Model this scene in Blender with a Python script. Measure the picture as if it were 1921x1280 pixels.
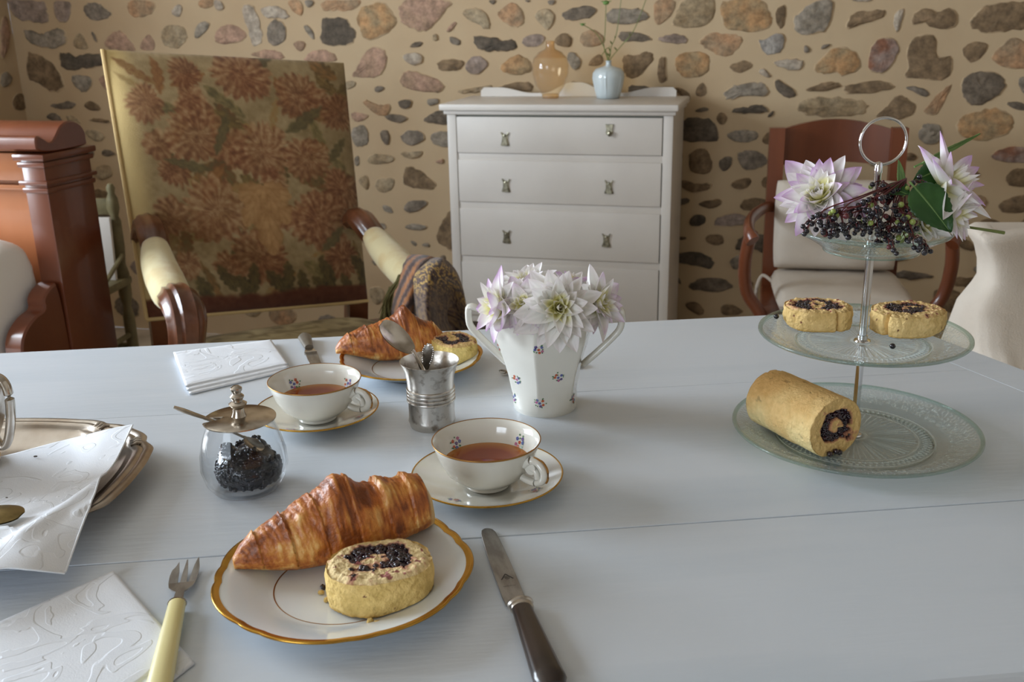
import bpy, bmesh, math, random
import numpy as np
from mathutils import Vector, Matrix

for o in list(bpy.data.objects):
    bpy.data.objects.remove(o)
scene = bpy.context.scene
COL = scene.collection

# ------------------------------------------------------------------ camera
F_PX, TILT, ROLL, CAM_Z, TABLE_Z = 1868.0, math.radians(18), 0.02, 1.18, 0.75
_R0, _U0 = Vector((1, 0, 0)), Vector((0, math.sin(TILT), math.cos(TILT)))
CF = Vector((0, math.cos(TILT), -math.sin(TILT)))
CR = _R0 * math.cos(ROLL) - _U0 * math.sin(ROLL)
CU = _R0 * math.sin(ROLL) + _U0 * math.cos(ROLL)
CAM = Vector((0, 0, CAM_Z))
cd = bpy.data.cameras.new('camera')
cam = bpy.data.objects.new('camera', cd)
COL.objects.link(cam)
m3 = Matrix((CR, CU, -CF)).transposed()
cam.matrix_world = Matrix.Translation(CAM) @ m3.to_4x4()
cd.sensor_width = 36
cd.lens = F_PX / 1921 * 36
cd.clip_start = 0.02
cd.dof.use_dof = True
cd.dof.focus_distance = 0.98
cd.dof.aperture_fstop = 13
scene.camera = cam

def ray(x, y):
    return CF + CR * ((x - 960.5) / F_PX) - CU * ((y - 640) / F_PX)
def at(x, y, z=TABLE_Z):          # a measured image point on a level plane
    d = ray(x, y); k = (z - CAM_Z) / d.z
    return CAM + d * k
def aty(x, y, Y):                 # a measured image point at a depth
    d = ray(x, y)
    return CAM + d * (Y / d.y)

# room frame: corner of back and left wall, axis A along the back wall, axis B towards the camera
YAW = math.radians(-15.5)
AX = Vector((math.cos(YAW), math.sin(YAW), 0))
BX = Vector((math.sin(YAW), -math.cos(YAW), 0))
W0 = Vector((-1.885, 3.996, 0)) - BX * 0.0
def room(a, b, z=0):
    return W0 + AX * a + BX * b + Vector((0, 0, z))
ROOM_A, ROOM_B, ROOM_H = 4.7, 5.6, 2.55

# ------------------------------------------------------------------ light
world = bpy.data.worlds.new('world'); scene.world = world
world.use_nodes = True
bg = world.node_tree.nodes['Background']
bg.inputs[0].default_value = (0.62, 0.74, 0.95, 1)
bg.inputs[1].default_value = 1.0
WIN = dict(b0=1.55, b1=2.95, z0=0.85, z1=2.15)           # window in the left wall
WIN2 = dict(a0=0.6, a1=2.2, z0=0.85, z1=2.1)             # unseen opening added behind the camera for fill light
def window_light(name, c, direction, w, h, power, color):
    l = bpy.data.lights.new(name, 'AREA'); l.shape = 'RECTANGLE'; l.size = w; l.size_y = h
    l.energy = power; l.color = color
    o = bpy.data.objects.new(name, l); COL.objects.link(o)
    o.location = c
    o.rotation_euler = direction.to_track_quat('-Z', 'Y').to_euler()
    return o
window_light('daylight_side_window', room(-0.20, (WIN['b0'] + WIN['b1']) / 2, (WIN['z0'] + WIN['z1']) / 2), AX,
             WIN['b1'] - WIN['b0'], WIN['z1'] - WIN['z0'], 118, (0.78, 0.89, 1.0))
window_light('rear_fill_light', room((WIN2['a0'] + WIN2['a1']) / 2, ROOM_B + 0.2, (WIN2['z0'] + WIN2['z1']) / 2), -BX,
             WIN2['a1'] - WIN2['a0'], WIN2['z1'] - WIN2['z0'], 40, (0.80, 0.90, 1.0))  # added fill lamp, brightens faces turned towards the camera
vs = scene.view_settings
vs.view_transform = 'Standard'; vs.look = 'None'; vs.gamma = 1; vs.use_curve_mapping = False
vs.exposure = 0.30

# ------------------------------------------------------------------ helpers
def lin(c):
    return tuple((v / 255 / 12.92) if v / 255 <= 0.04045 else ((v / 255 + 0.055) / 1.055) ** 2.4 for v in c)
def nlin(a):
    a = np.asarray(a, float) / 255
    return np.where(a <= 0.04045, a / 12.92, ((a + 0.055) / 1.055) ** 2.4)

MATS = {}
def mat(name, c, rough=0.5, metal=0.0, var=None, bump=None, attr=False, coat=0.0, sss=0.0, spec=None, stretch=None,
        trans=0.0, translucent=0.0, sheen=0.0):
    m = bpy.data.materials.new(name); m.use_nodes = True
    nt = m.node_tree; N = nt.nodes; L = nt.links
    p = N['Principled BSDF']
    col = lin(c) + (1,)
    p.inputs['Base Color'].default_value = col
    p.inputs['Roughness'].default_value = rough
    p.inputs['Metallic'].default_value = metal
    p.inputs['Coat Weight'].default_value = coat
    p.inputs['Coat Roughness'].default_value = 0.08
    p.inputs['Sheen Weight'].default_value = sheen
    p.inputs['Transmission Weight'].default_value = trans
    if spec is not None: p.inputs['Specular IOR Level'].default_value = spec
    if sss:
        p.inputs['Subsurface Weight'].default_value = sss
        p.inputs['Subsurface Radius'].default_value = (0.006, 0.004, 0.0025)
        p.inputs['Subsurface Scale'].default_value = 1.0
    tc = N.new('ShaderNodeTexCoord'); mp = N.new('ShaderNodeMapping')
    L.new(tc.outputs['Object'], mp.inputs['Vector'])
    if stretch: mp.inputs['Scale'].default_value = stretch
    src = None
    if attr:
        a = N.new('ShaderNodeAttribute'); a.attribute_name = 'Col'; src = a.outputs['Color']
    if var:
        sc, c2, lo, hi = var
        n = N.new('ShaderNodeTexNoise'); n.inputs['Scale'].default_value = sc; n.inputs['Detail'].default_value = 6
        L.new(mp.outputs['Vector'], n.inputs['Vector'])
        r = N.new('ShaderNodeMapRange'); r.inputs[1].default_value = lo; r.inputs[2].default_value = hi
        L.new(n.outputs['Fac'], r.inputs[0])
        mx = N.new('ShaderNodeMix'); mx.data_type = 'RGBA'
        L.new(r.outputs[0], mx.inputs[0])
        if src is not None: L.new(src, mx.inputs[6])
        else: mx.inputs[6].default_value = col
        mx.inputs[7].default_value = lin(c2) + (1,)
        src = mx.outputs[2]
    if src is not None: L.new(src, p.inputs['Base Color'])
    if bump:
        sc, st, det = bump
        n = N.new('ShaderNodeTexNoise'); n.inputs['Scale'].default_value = sc; n.inputs['Detail'].default_value = det
        L.new(mp.outputs['Vector'], n.inputs['Vector'])
        b = N.new('ShaderNodeBump'); b.inputs['Strength'].default_value = st; b.inputs['Distance'].default_value = 0.002
        L.new(n.outputs['Fac'], b.inputs['Height']); L.new(b.outputs['Normal'], p.inputs['Normal'])
    if translucent:
        t = N.new('ShaderNodeBsdfTranslucent'); mix = N.new('ShaderNodeMixShader'); mix.inputs[0].default_value = translucent
        if src is not None: L.new(src, t.inputs['Color'])
        else: t.inputs['Color'].default_value = col
        L.new(p.outputs[0], mix.inputs[1]); L.new(t.outputs[0], mix.inputs[2])
        L.new(mix.outputs[0], N['Material Output'].inputs['Surface'])
    MATS[name] = m
    return m

def thin_glass(name, tint, rough=0.02, haze=0.0, pattern=None, relief=False, f0=.04):
    """clear blown or pressed glass: Fresnel reflection over tinted transmission, with optional relief"""
    m = bpy.data.materials.new(name); m.use_nodes = True
    nt = m.node_tree; N = nt.nodes; L = nt.links; N.remove(N['Principled BSDF'])
    tr = N.new('ShaderNodeBsdfTransparent'); tr.inputs[0].default_value = lin(tint) + (1,)
    gl = N.new('ShaderNodeBsdfGlossy'); gl.inputs['Roughness'].default_value = rough
    fr = N.new('ShaderNodeLayerWeight'); fr.inputs['Blend'].default_value = 0.5      # Schlick reflectance, same from both faces
    pw_ = N.new('ShaderNodeMath'); pw_.operation = 'POWER'; pw_.inputs[1].default_value = 4.0
    ml_ = N.new('ShaderNodeMath'); ml_.operation = 'MULTIPLY_ADD'; ml_.inputs[1].default_value = .85; ml_.inputs[2].default_value = f0
    L.new(fr.outputs['Facing'], pw_.inputs[0]); L.new(pw_.outputs[0], ml_.inputs[0])
    mix = N.new('ShaderNodeMixShader')
    L.new(ml_.outputs[0], mix.inputs[0]); L.new(tr.outputs[0], mix.inputs[1]); L.new(gl.outputs[0], mix.inputs[2])
    out = mix.outputs[0]
    if haze:
        df = N.new('ShaderNodeBsdfDiffuse'); df.inputs[0].default_value = lin((225, 235, 232)) + (1,)
        m2 = N.new('ShaderNodeMixShader'); m2.inputs[0].default_value = haze
        if relief:                       # pressed relief (Col attribute) scatters a little more light than the clear field
            at_ = N.new('ShaderNodeAttribute'); at_.attribute_name = 'Col'; ma = N.new('ShaderNodeMath'); ma.operation = 'MULTIPLY_ADD'; ma.inputs[1].default_value = .6; ma.inputs[2].default_value = haze
            L.new(at_.outputs['Fac'], ma.inputs[0]); L.new(ma.outputs[0], m2.inputs[0])
        L.new(out, m2.inputs[1]); L.new(df.outputs[0], m2.inputs[2]); out = m2.outputs[0]
    if pattern:
        sc, st = pattern
        tc = N.new('ShaderNodeTexCoord'); v = N.new('ShaderNodeTexVoronoi'); v.inputs['Scale'].default_value = sc
        L.new(tc.outputs['Object'], v.inputs['Vector'])
        b = N.new('ShaderNodeBump'); b.inputs['Strength'].default_value = st; b.inputs['Distance'].default_value = 0.002
        L.new(v.outputs['Distance'], b.inputs['Height'])
        L.new(b.outputs['Normal'], gl.inputs['Normal']); L.new(b.outputs['Normal'], fr.inputs['Normal'])
    L.new(out, N['Material Output'].inputs['Surface'])
    MATS[name] = m
    return m

# value noise
_rng = np.random.RandomState(7)
_perm = _rng.rand(64, 64, 64)
def vnoise(p, scale=1.0, octaves=3, seed=0):
    p = np.asarray(p, float) * scale + seed * 17.31 + 1000
    out = np.zeros(len(p)); amp = 1.0; tot = 0
    for _ in range(octaves):
        i = np.floor(p).astype(int); f = p - i; f = f * f * (3 - 2 * f)
        v = 0
        for dx in (0, 1):
            for dy in (0, 1):
                for dz in (0, 1):
                    w = (f[:, 0] if dx else 1 - f[:, 0]) * (f[:, 1] if dy else 1 - f[:, 1]) * (f[:, 2] if dz else 1 - f[:, 2])
                    v = v + w * _perm[(i[:, 0] + dx) % 64, (i[:, 1] + dy) % 64, (i[:, 2] + dz) % 64]
        out += amp * v; tot += amp; amp *= 0.5; p = p * 2.03 + 5.7
    return out / tot - 0.5

def tag(o, label, cat, group=None, kind=None):
    if label: o['label'] = label
    if cat: o['category'] = cat
    if group: o['group'] = group
    if kind: o['kind'] = kind
    return o
def thing(name, label, cat, loc=(0, 0, 0), rotz=0.0, group=None):
    o = bpy.data.objects.new(name, None); COL.objects.link(o)
    o.empty_display_size = 0.02
    o.location = loc; o.rotation_euler = (0, 0, rotz)
    return tag(o, label, cat, group)
def copy_tree(o, parent=None):
    c = o.copy(); COL.objects.link(c)
    if parent is not None: c.parent = parent
    for ch in list(o.children): copy_tree(ch, c)
    return c

def rotm(ax, ang):
    return Matrix.Rotation(ang, 3, ax)
def frame(z, hint=Vector((1, 0, 0))):
    z = Vector(z).normalized(); x = Vector(hint) - z * z.dot(Vector(hint))
    if x.length < 1e-5: x = Vector((0, 1, 0)) - z * z.y
    x.normalize(); y = z.cross(x)
    return Matrix((x, y, z)).transposed()

class MB:
    """collects shapes; build() links them as one mesh object"""
    def __init__(s): s.v = []; s.f = []
    def add(s, V, Fc, M=None, t=None):
        k = len(s.v)
        for p in V:
            p = Vector(p)
            if M is not None: p = M @ p
            if t is not None: p = p + Vector(t)
            s.v.append(tuple(p))
        s.f += [tuple(i + k for i in q) for q in Fc]
        return s
    def box(s, c, size, bev=0.0, M=None):
        bm = bmesh.new(); bmesh.ops.create_cube(bm, size=1)
        for v in bm.verts: v.co = Vector((v.co.x * size[0], v.co.y * size[1], v.co.z * size[2]))
        if bev > 0: bmesh.ops.bevel(bm, geom=list(bm.edges), offset=bev, segments=2, profile=0.6, affect='EDGES')
        bm.verts.ensure_lookup_table()
        V = [v.co.copy() for v in bm.verts]; Fc = [[v.index for v in f.verts] for f in bm.faces]
        bm.verts.index_update()
        bm.free()
        return s.add(V, Fc, M, c)
    def loft(s, rings, closed=True, caps=True, M=None, t=None):
        n = len(rings[0]); V = [p for r in rings for p in r]; Fc = []
        for i in range(len(rings) - 1):
            for j in range(n if closed else n - 1):
                a = i * n + j; b = i * n + (j + 1) % n
                Fc.append((a, b, b + n, a + n))
        if caps and closed:
            Fc.append(tuple(reversed(range(n)))); Fc.append(tuple((len(rings) - 1) * n + j for j in range(n)))
        return s.add(V, Fc, M, t)
    def tube(s, path, rad, n=10, flat=1.0, hint=Vector((0, 0, 1)), caps=True, M=None, t=None):
        P = [Vector(p) for p in path]; R = rad if isinstance(rad, (list, tuple)) else [rad] * len(P)
        rings = []
        for i, p in enumerate(P):
            d = (P[min(i + 1, len(P) - 1)] - P[max(i - 1, 0)])
            fr = frame(d, hint)
            r = R[i]
            rings.append([p + fr @ Vector((r * math.cos(2 * math.pi * k / n), flat * r * math.sin(2 * math.pi * k / n), 0)) for k in range(n)])
        return s.loft(rings, True, caps, M, t)
    def lathe(s, prof, n=48, fn=None, M=None, t=None, close=True):
        V = []; Fc = []; idx = []
        for (r, z) in prof:
            if r < 1e-6:
                idx.append([len(V)]); V.append((0, 0, z))
            else:
                row = []
                for k in range(n):
                    a = 2 * math.pi * k / n
                    rr, zz = (r, z) if fn is None else fn(r, z, a)
                    row.append(len(V)); V.append((rr * math.cos(a), rr * math.sin(a), zz))
                idx.append(row)
        for i in range(len(idx) - 1):
            A, B = idx[i], idx[i + 1]
            for k in range(n):
                k2 = (k + 1) % n
                if len(A) == 1 and len(B) == 1: continue
                if len(A) == 1: Fc.append((A[0], B[k2], B[k]))
                elif len(B) == 1: Fc.append((A[k], A[k2], B[0]))
                else: Fc.append((A[k], A[k2], B[k2], B[k]))
        return s.add(V, Fc, M, t)
    def prism(s, poly, z0, z1, bev=0.0, M=None, t=None):
        n = len(poly); P = [Vector((p[0], p[1])) for p in poly]
        area = sum(P[i].x * P[(i + 1) % n].y - P[(i + 1) % n].x * P[i].y for i in range(n))
        if area < 0: P.reverse()
        def inset(d):
            out = []
            for i in range(n):
                a, b, c = P[i - 1], P[i], P[(i + 1) % n]
                e1 = (b - a).normalized(); e2 = (c - b).normalized()
                n1 = Vector((-e1.y, e1.x)); n2 = Vector((-e2.y, e2.x)); m = (n1 + n2)
                if m.length < 1e-4: m = n1
                m.normalize(); k = d / max(0.35, m.dot(n1))
                out.append(b + m * k)
            return out
        if bev <= 0:
            rings = [[(p.x, p.y, z0) for p in P], [(p.x, p.y, z1) for p in P]]
        else:
            I = inset(bev)
            rings = [[(p.x, p.y, z0) for p in I], [(p.x, p.y, z0 + bev) for p in P], [(p.x, p.y, z1 - bev) for p in P], [(p.x, p.y, z1) for p in I]]
        return s.loft(rings, True, True, M, t)
    def grid(s, fn, nu, nv, M=None, t=None, wrap=False):
        V = [fn(i / (nu - 1), j / (nv - 1)) for j in range(nv) for i in range(nu)]
        Fc = [(j * nu + i, j * nu + i + 1, (j + 1) * nu + i + 1, (j + 1) * nu + i) for j in range(nv - 1) for i in range(nu - 1)]
        return s.add(V, Fc, M, t)
    def ico(s, c, r, sub=1, scale=(1, 1, 1)):
        bm = bmesh.new(); bmesh.ops.create_icosphere(bm, subdivisions=sub, radius=1)
        V = [Vector((v.co.x * scale[0] * r, v.co.y * scale[1] * r, v.co.z * scale[2] * r)) for v in bm.verts]
        Fc = [[v.index for v in f.verts] for f in bm.faces]; bm.free()
        return s.add(V, Fc, None, c)
    def build(s, name, m, parent=None, smooth=40, col=None, loc=None, solid=0.0, subsurf=0):
        me = bpy.data.meshes.new(name)
        me.from_pydata(s.v, [], s.f); me.update()
        if smooth:
            for p in me.polygons: p.use_smooth = True
            if smooth < 180: me.set_sharp_from_angle(angle=math.radians(smooth))
        if col is not None:
            ca = me.color_attributes.new(name='Col', type='FLOAT_COLOR', domain='POINT')
            c4 = np.ones((len(s.v), 4)); c4[:, :3] = col
            ca.data.foreach_set('color', c4.ravel())
        mm = m if isinstance(m, (list, tuple)) else [m]
        for q in mm: me.materials.append(MATS[q] if isinstance(q, str) else q)
        o = bpy.data.objects.new(name, me); COL.objects.link(o)
        if parent is not None: o.parent = parent
        if loc is not None: o.location = loc
        if solid:
            md = o.modifiers.new('thickness', 'SOLIDIFY'); md.thickness = solid; md.offset = 0
        if subsurf:
            md = o.modifiers.new('smooth', 'SUBSURF'); md.levels = subsurf; md.render_levels = subsurf
        return o
    def arr(s): return np.array(s.v, float)

def chaikin(P, n=1, closed=True):
    for _ in range(n):
        Q = []
        L_ = len(P)
        for i in range(L_ if closed else L_ - 1):
            a, b = P[i], P[(i + 1) % L_]
            Q.append(tuple(a[k] * .75 + b[k] * .25 for k in range(len(a)))); Q.append(tuple(a[k] * .25 + b[k] * .75 for k in range(len(a))))
        if not closed: Q = [P[0]] + Q + [P[-1]]
        P = Q
    return P
def spline(P, n=8):
    """Catmull-Rom through points"""
    P = [Vector(p) for p in P]; out = []
    for i in range(len(P) - 1):
        p0 = P[max(i - 1, 0)]; p1 = P[i]; p2 = P[i + 1]; p3 = P[min(i + 2, len(P) - 1)]
        for k in range(n):
            t = k / n
            out.append(0.5 * ((2 * p1) + (p2 - p0) * t + (2 * p0 - 5 * p1 + 4 * p2 - p3) * t * t + (3 * p1 - p0 - 3 * p2 + p3) * t ** 3))
    out.append(P[-1]); return out
def interp(xs, ys, x): return float(np.interp(x, xs, ys))
def smooth01(x): x = np.clip(x, 0, 1); return x * x * (3 - 2 * x)

# ------------------------------------------------------------------ materials
mat('mortar', (189, 166, 133), 0.92, var=(2.2, (176, 150, 117), .35, .75), bump=(35, .5, 8))
mat('plaster', (204, 194, 180), 0.9, var=(2, (190, 178, 162), .4, .7))
mat('ceiling_boards', (188, 178, 164), 0.8, var=(6, (168, 156, 140), .4, .7), stretch=(.2, 3, 1))
mat('floor_stone', (196, 182, 162), 0.7, var=(6, (165, 150, 130), .4, .7), bump=(30, .3, 5))
mat('table_paint', (210, 216, 223), 0.36, var=(5, (196, 205, 214), .45, .75), bump=(60, .22, 5), stretch=(0.35, 2.2, 1))
mat('dresser_paint', (212, 205, 196), 0.42, var=(3, (203, 195, 186), .4, .7), bump=(60, .08, 4))
mat('dresser_gap', (120, 128, 118), 0.8)
mat('pewter', (168, 162, 140), 0.38, 0.85, var=(90, (110, 105, 90), .45, .65))
mat('wood_red', (118, 62, 34), 0.33, var=(7, (78, 36, 18), .35, .7), bump=(40, .1, 4), stretch=(1, 1, .12), coat=.25)
mat('wood_bed', (112, 60, 36), 0.3, var=(5, (84, 38, 20), .35, .7), bump=(40, .1, 4), stretch=(1, 1, .14), coat=.35)
mat('wood_bed_lit', (168, 106, 66), 0.3, var=(4, (140, 82, 46), .35, .7), stretch=(1, 1, .12), coat=.35)  # lighter copy of the bed wood, with window light put into the colour
mat('wood_carved', (112, 66, 40), 0.3, var=(14, (70, 36, 20), .35, .7), bump=(50, .2, 5), coat=.3)
mat('green_paint', (128, 118, 84), 0.55, var=(20, (98, 88, 58), .4, .7))
mat('tapestry', (150, 130, 90), 0.95, attr=True, bump=(420, .6, 2), sheen=.1)
mat('gimp', (196, 166, 112), 0.8, bump=(300, .5, 2))
mat('arm_velvet', (206, 192, 148), 0.85, var=(14, (188, 158, 104), .5, .75), bump=(200, .3, 3), sheen=.3)
mat('shawl', (110, 80, 60), 0.95, attr=True, bump=(350, .6, 3), sheen=.2)
mat('fringe', (92, 84, 44), 0.95, bump=(400, .8, 3))
mat('linen', (205, 194, 180), 0.9, var=(8, (194, 181, 166), .4, .7), bump=(350, .4, 3))
mat('bed_linen', (236, 232, 228), 0.85, bump=(14, .5, 4))
mat('damask', (236, 239, 244), 0.75, bump=(260, .25, 3))
mat('paper', (226, 220, 212), 0.7)
mat('porcelain', (226, 223, 213), 0.12, coat=.6, sss=.0)
mat('porcelain_plate', (229, 236, 240), 0.12, coat=.6)
mat('gold', (208, 160, 70), 0.24, 1.0, var=(60, (190, 140, 60), .4, .7))
mat('gold_thin', (176, 128, 70), 0.3, .8)
mat('tea', (150, 70, 25), 0.02, attr=True, spec=.4)
mat('silver', (205, 198, 188), 0.2, 1.0, var=(45, (150, 138, 122), .45, .72), bump=(200, .05, 3))
mat('silver_worn', (200, 194, 186), 0.28, 1.0, var=(110, (140, 128, 116), .52, .70), bump=(120, .2, 4))
mat('silver_tray', (204, 198, 190), 0.3, 1.0, var=(16, (160, 142, 124), .35, .7), bump=(220, .06, 3))
mat('steel', (178, 176, 174), 0.36, 1.0, var=(120, (150, 146, 142), .45, .65), stretch=(.3, 1, 1))
mat('chrome', (225, 226, 228), 0.08, 1.0)
mat('brass_old', (150, 132, 90), 0.4, 1.0, var=(60, (104, 88, 54), .4, .7))
mat('horn_dark', (52, 38, 30), 0.3, var=(40, (34, 24, 19), .4, .7), coat=.3)
mat('horn_grey', (104, 96, 84), 0.4, var=(40, (84, 76, 66), .4, .7))
mat('ivory', (228, 214, 150), 0.35, var=(12, (236, 226, 180), .4, .7), coat=.2, stretch=(.3, 1, 1))
mat('engraving', (40, 38, 38), 0.5)
mat('croissant', (190, 110, 45), 0.42, attr=True, coat=.12, bump=(190, 1.0, 8))
mat('sponge', (222, 186, 110), 0.9, attr=True, bump=(340, 1.0, 9))
mat('jam', (34, 14, 24), 0.14, var=(160, (62, 18, 30), .5, .7), coat=.7, bump=(300, .6, 3))
mat('jam_dark', (14, 12, 18), 0.13, var=(200, (26, 23, 32), .45, .65), coat=.6, bump=(350, .5, 3))
mat('petal', (240, 235, 230), 0.6, attr=True, translucent=.24)
mat('leaf', (44, 82, 36), 0.4, var=(30, (62, 104, 48), .45, .7), bump=(60, .4, 4), translucent=.12)
mat('leaf_light', (120, 152, 84), 0.5, var=(40, (96, 132, 66), .45, .7), translucent=.2)
mat('stem_green', (110, 120, 62), 0.5)
mat('stem_bud', (104, 140, 70), 0.5)
mat('stem_red', (92, 34, 34), 0.45)
mat('berry_dark', (26, 20, 30), 0.16, coat=.5)
mat('berry_red', (92, 30, 36), 0.22, coat=.4)
mat('berry_green', (142, 156, 76), 0.25, coat=.4)
mat('vase_celadon', (196, 205, 206), 0.18, var=(16, (184, 194, 196), .4, .7), coat=.5)
mat('ink_blue', (64, 88, 172), 0.3); mat('ink_red', (196, 74, 44), 0.3); mat('ink_green', (84, 128, 84), 0.3)
mat('ink_pink', (184, 92, 150), 0.3); mat('ink_yellow', (206, 164, 70), 0.3); mat('ink_violet', (78, 52, 140), 0.3)
mat('crumb', (214, 180, 108), 0.9)
thin_glass('glass_pressed', (248, 251, 250), 0.04, haze=.02, pattern=(420, .12), relief=True)
thin_glass('glass_edge', (222, 236, 231), 0.03, haze=.06)
thin_glass('glass_jar', (250, 251, 252), 0.01, f0=.015)
thin_glass('glass_amber', (251, 238, 216), 0.05, haze=.05)

# ================================================================== the room
def structure(o):
    o['kind'] = 'structure'; return o
STONES = dict(g=((152, 140, 124), (120, 108, 92)), d=((118, 104, 88), (92, 80, 66)), D=((98, 86, 72), (76, 66, 54)),
              s=((136, 123, 108), (108, 96, 82)), l=((174, 160, 142), (152, 136, 118)), L=((166, 158, 148), (122, 114, 106)),
              o=((172, 132, 96), (148, 124, 96)), O=((170, 130, 88), (146, 124, 92)), p=((168, 134, 112), (150, 122, 98)),
              t=((164, 146, 118), (146, 124, 94)), T=((158, 138, 108), (138, 116, 86)), b=((134, 110, 82), (104, 84, 60)),
              m=((152, 134, 122), (130, 112, 98)), R=((126, 84, 62), (150, 134, 124)))
def stone_mat(k, c1, c2):
    """rough stone face whose margins are smeared with the lime mortar (Edge attribute, broken by noise)"""
    m = mat('stone_' + k, c1, 0.88, var=(20, c2, .36, .64), bump=(55, 1.0, 9))
    nt = m.node_tree; N = nt.nodes; L = nt.links; p = N['Principled BSDF']
    oi = N.new('ShaderNodeObjectInfo'); mp = [n for n in N if n.type == 'MAPPING'][0]
    mu = N.new('ShaderNodeMath'); mu.operation = 'MULTIPLY'; mu.inputs[1].default_value = 20
    L.new(oi.outputs['Random'], mu.inputs[0]); L.new(mu.outputs[0], mp.inputs['Location'])
    src = p.inputs['Base Color'].links[0].from_socket
    n = N.new('ShaderNodeTexNoise'); n.inputs['Scale'].default_value = 48; n.inputs['Detail'].default_value = 9; n.inputs['Roughness'].default_value = .7; L.new(mp.outputs['Vector'], n.inputs['Vector'])
    r2 = N.new('ShaderNodeMapRange'); r2.inputs[1].default_value = .35; r2.inputs[2].default_value = .65; r2.inputs[3].default_value = .62; r2.inputs[4].default_value = 1.32
    L.new(n.outputs['Fac'], r2.inputs[0])
    hs = N.new('ShaderNodeHueSaturation'); L.new(src, hs.inputs['Color']); L.new(r2.outputs[0], hs.inputs['Value'])
    a = N.new('ShaderNodeAttribute'); a.attribute_name = 'Col'
    n3 = N.new('ShaderNodeTexNoise'); n3.inputs['Scale'].default_value = 22; n3.inputs['Detail'].default_value = 6; L.new(mp.outputs['Vector'], n3.inputs['Vector'])
    ad = N.new('ShaderNodeMath'); ad.operation = 'MULTIPLY_ADD'; ad.inputs[1].default_value = 1.3; ad.inputs[2].default_value = -.65
    L.new(n3.outputs['Fac'], ad.inputs[0])
    ad2 = N.new('ShaderNodeMath'); ad2.operation = 'ADD'; L.new(ad.outputs[0], ad2.inputs[0]); L.new(a.outputs['Fac'], ad2.inputs[1])
    rg = N.new('ShaderNodeMapRange'); rg.inputs[1].default_value = .34; rg.inputs[2].default_value = .66; rg.interpolation_type = 'SMOOTHSTEP'
    L.new(ad2.outputs[0], rg.inputs[0])
    mx = N.new('ShaderNodeMix'); mx.data_type = 'RGBA'; L.new(rg.outputs[0], mx.inputs[0]); L.new(hs.outputs[0], mx.inputs[6]); mx.inputs[7].default_value = lin((182, 158, 125)) + (1,)
    L.new(mx.outputs[2], p.inputs['Base Color'])
for k, (a, b_) in STONES.items(): stone_mat(k, a, b_)

def wall_px(x, y):
    d = ray(x, y); k = (W0 - CAM).dot(BX) / d.dot(BX); p = CAM + d * k
    return ((p - W0).dot(AX), p.z)
def lwall_px(x, y):
    d = ray(x, y); k = (W0 - CAM).dot(AX) / d.dot(AX); p = CAM + d * k
    return ((p - W0).dot(BX), p.z)

wall = MB()
def wallgrid(u, v):
    a = u * ROOM_A; z = v * ROOM_H
    n = float(vnoise([(a, 0, z)], 3, 3)[0]); n2 = float(vnoise([(a, 3, z)], 14, 2)[0])
    return (a, -0.006 * n - 0.003 * n2, z)
wall.grid(wallgrid, 150, 82)
wall.box((ROOM_A / 2, 0.105, ROOM_H / 2), (ROOM_A, 0.19, ROOM_H))
wall_back = structure(wall.build('wall_back', 'mortar', loc=W0))
wall_back.rotation_euler = (0, 0, YAW)

def stone_mesh(poly, seed, flip=1.0):
    """a rubble stone bedded in the mortar: its own outline, a rounded edge and a slightly uneven face"""
    rnd = random.Random(seed)
    P = chaikin(poly, 1)
    if len(P) < 20: P = chaikin(P, 1)
    cx = sum(p[0] for p in P) / len(P); cz = sum(p[1] for p in P) / len(P)
    size = max(max(p[0] for p in P) - min(p[0] for p in P), max(p[1] for p in P) - min(p[1] for p in P))
    P = [(cx + (p[0] - cx) * 1.09 + rnd.uniform(-.024, .024) * size, cz + (p[1] - cz) * 1.09 + rnd.uniform(-.024, .024) * size) for p in P]
    ar = sum(P[i][0] * P[(i + 1) % len(P)][1] - P[(i + 1) % len(P)][0] * P[i][1] for i in range(len(P)))
    if ar < 0: P.reverse()
    rise = rnd.uniform(.004, .008)
    rings = []; col = []
    for s_, y, e in ((1.06, .006, 1.0), (.98, -.0028, .55), (.86, -rise * .85, .12), (.45, -rise, 0.0)):
        rings.append([(cx + (p[0] - cx) * s_, y + (rnd.uniform(-.0022, .0022) if s_ < .95 else 0), cz + (p[1] - cz) * s_) for p in P])
        col += [(e, e, e)] * len(P)
    mb = MB(); mb.loft(rings, True, False)
    n = len(P); k = len(mb.v); mb.v.append((cx, -rise - .001, cz)); col.append((0, 0, 0))
    mb.f += [(3 * n + i, 3 * n + (i + 1) % n, k) for i in range(n)]
    mb.edge = np.array(col, float)
    return mb
def add_stone(poly, seed, kind, parent):
    mb = stone_mesh(poly, seed)
    return mb.build('stone', 'stone_' + kind, parent, smooth=70, col=mb.edge)
T_A = (0, 0, 4.8025); T_A2 = (0, 60, 4.74); T_B = (400, 0, 4.8025); T_C = (800, 0, 4.8025); T_D = (1200, 0, 4.8025)
T_E = (1521, 0, 4.8025); T_F = (630, 200, 3.2); T_G = (1230, 200, 3.2); T_H = (1660, 200, 3.05)
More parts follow.
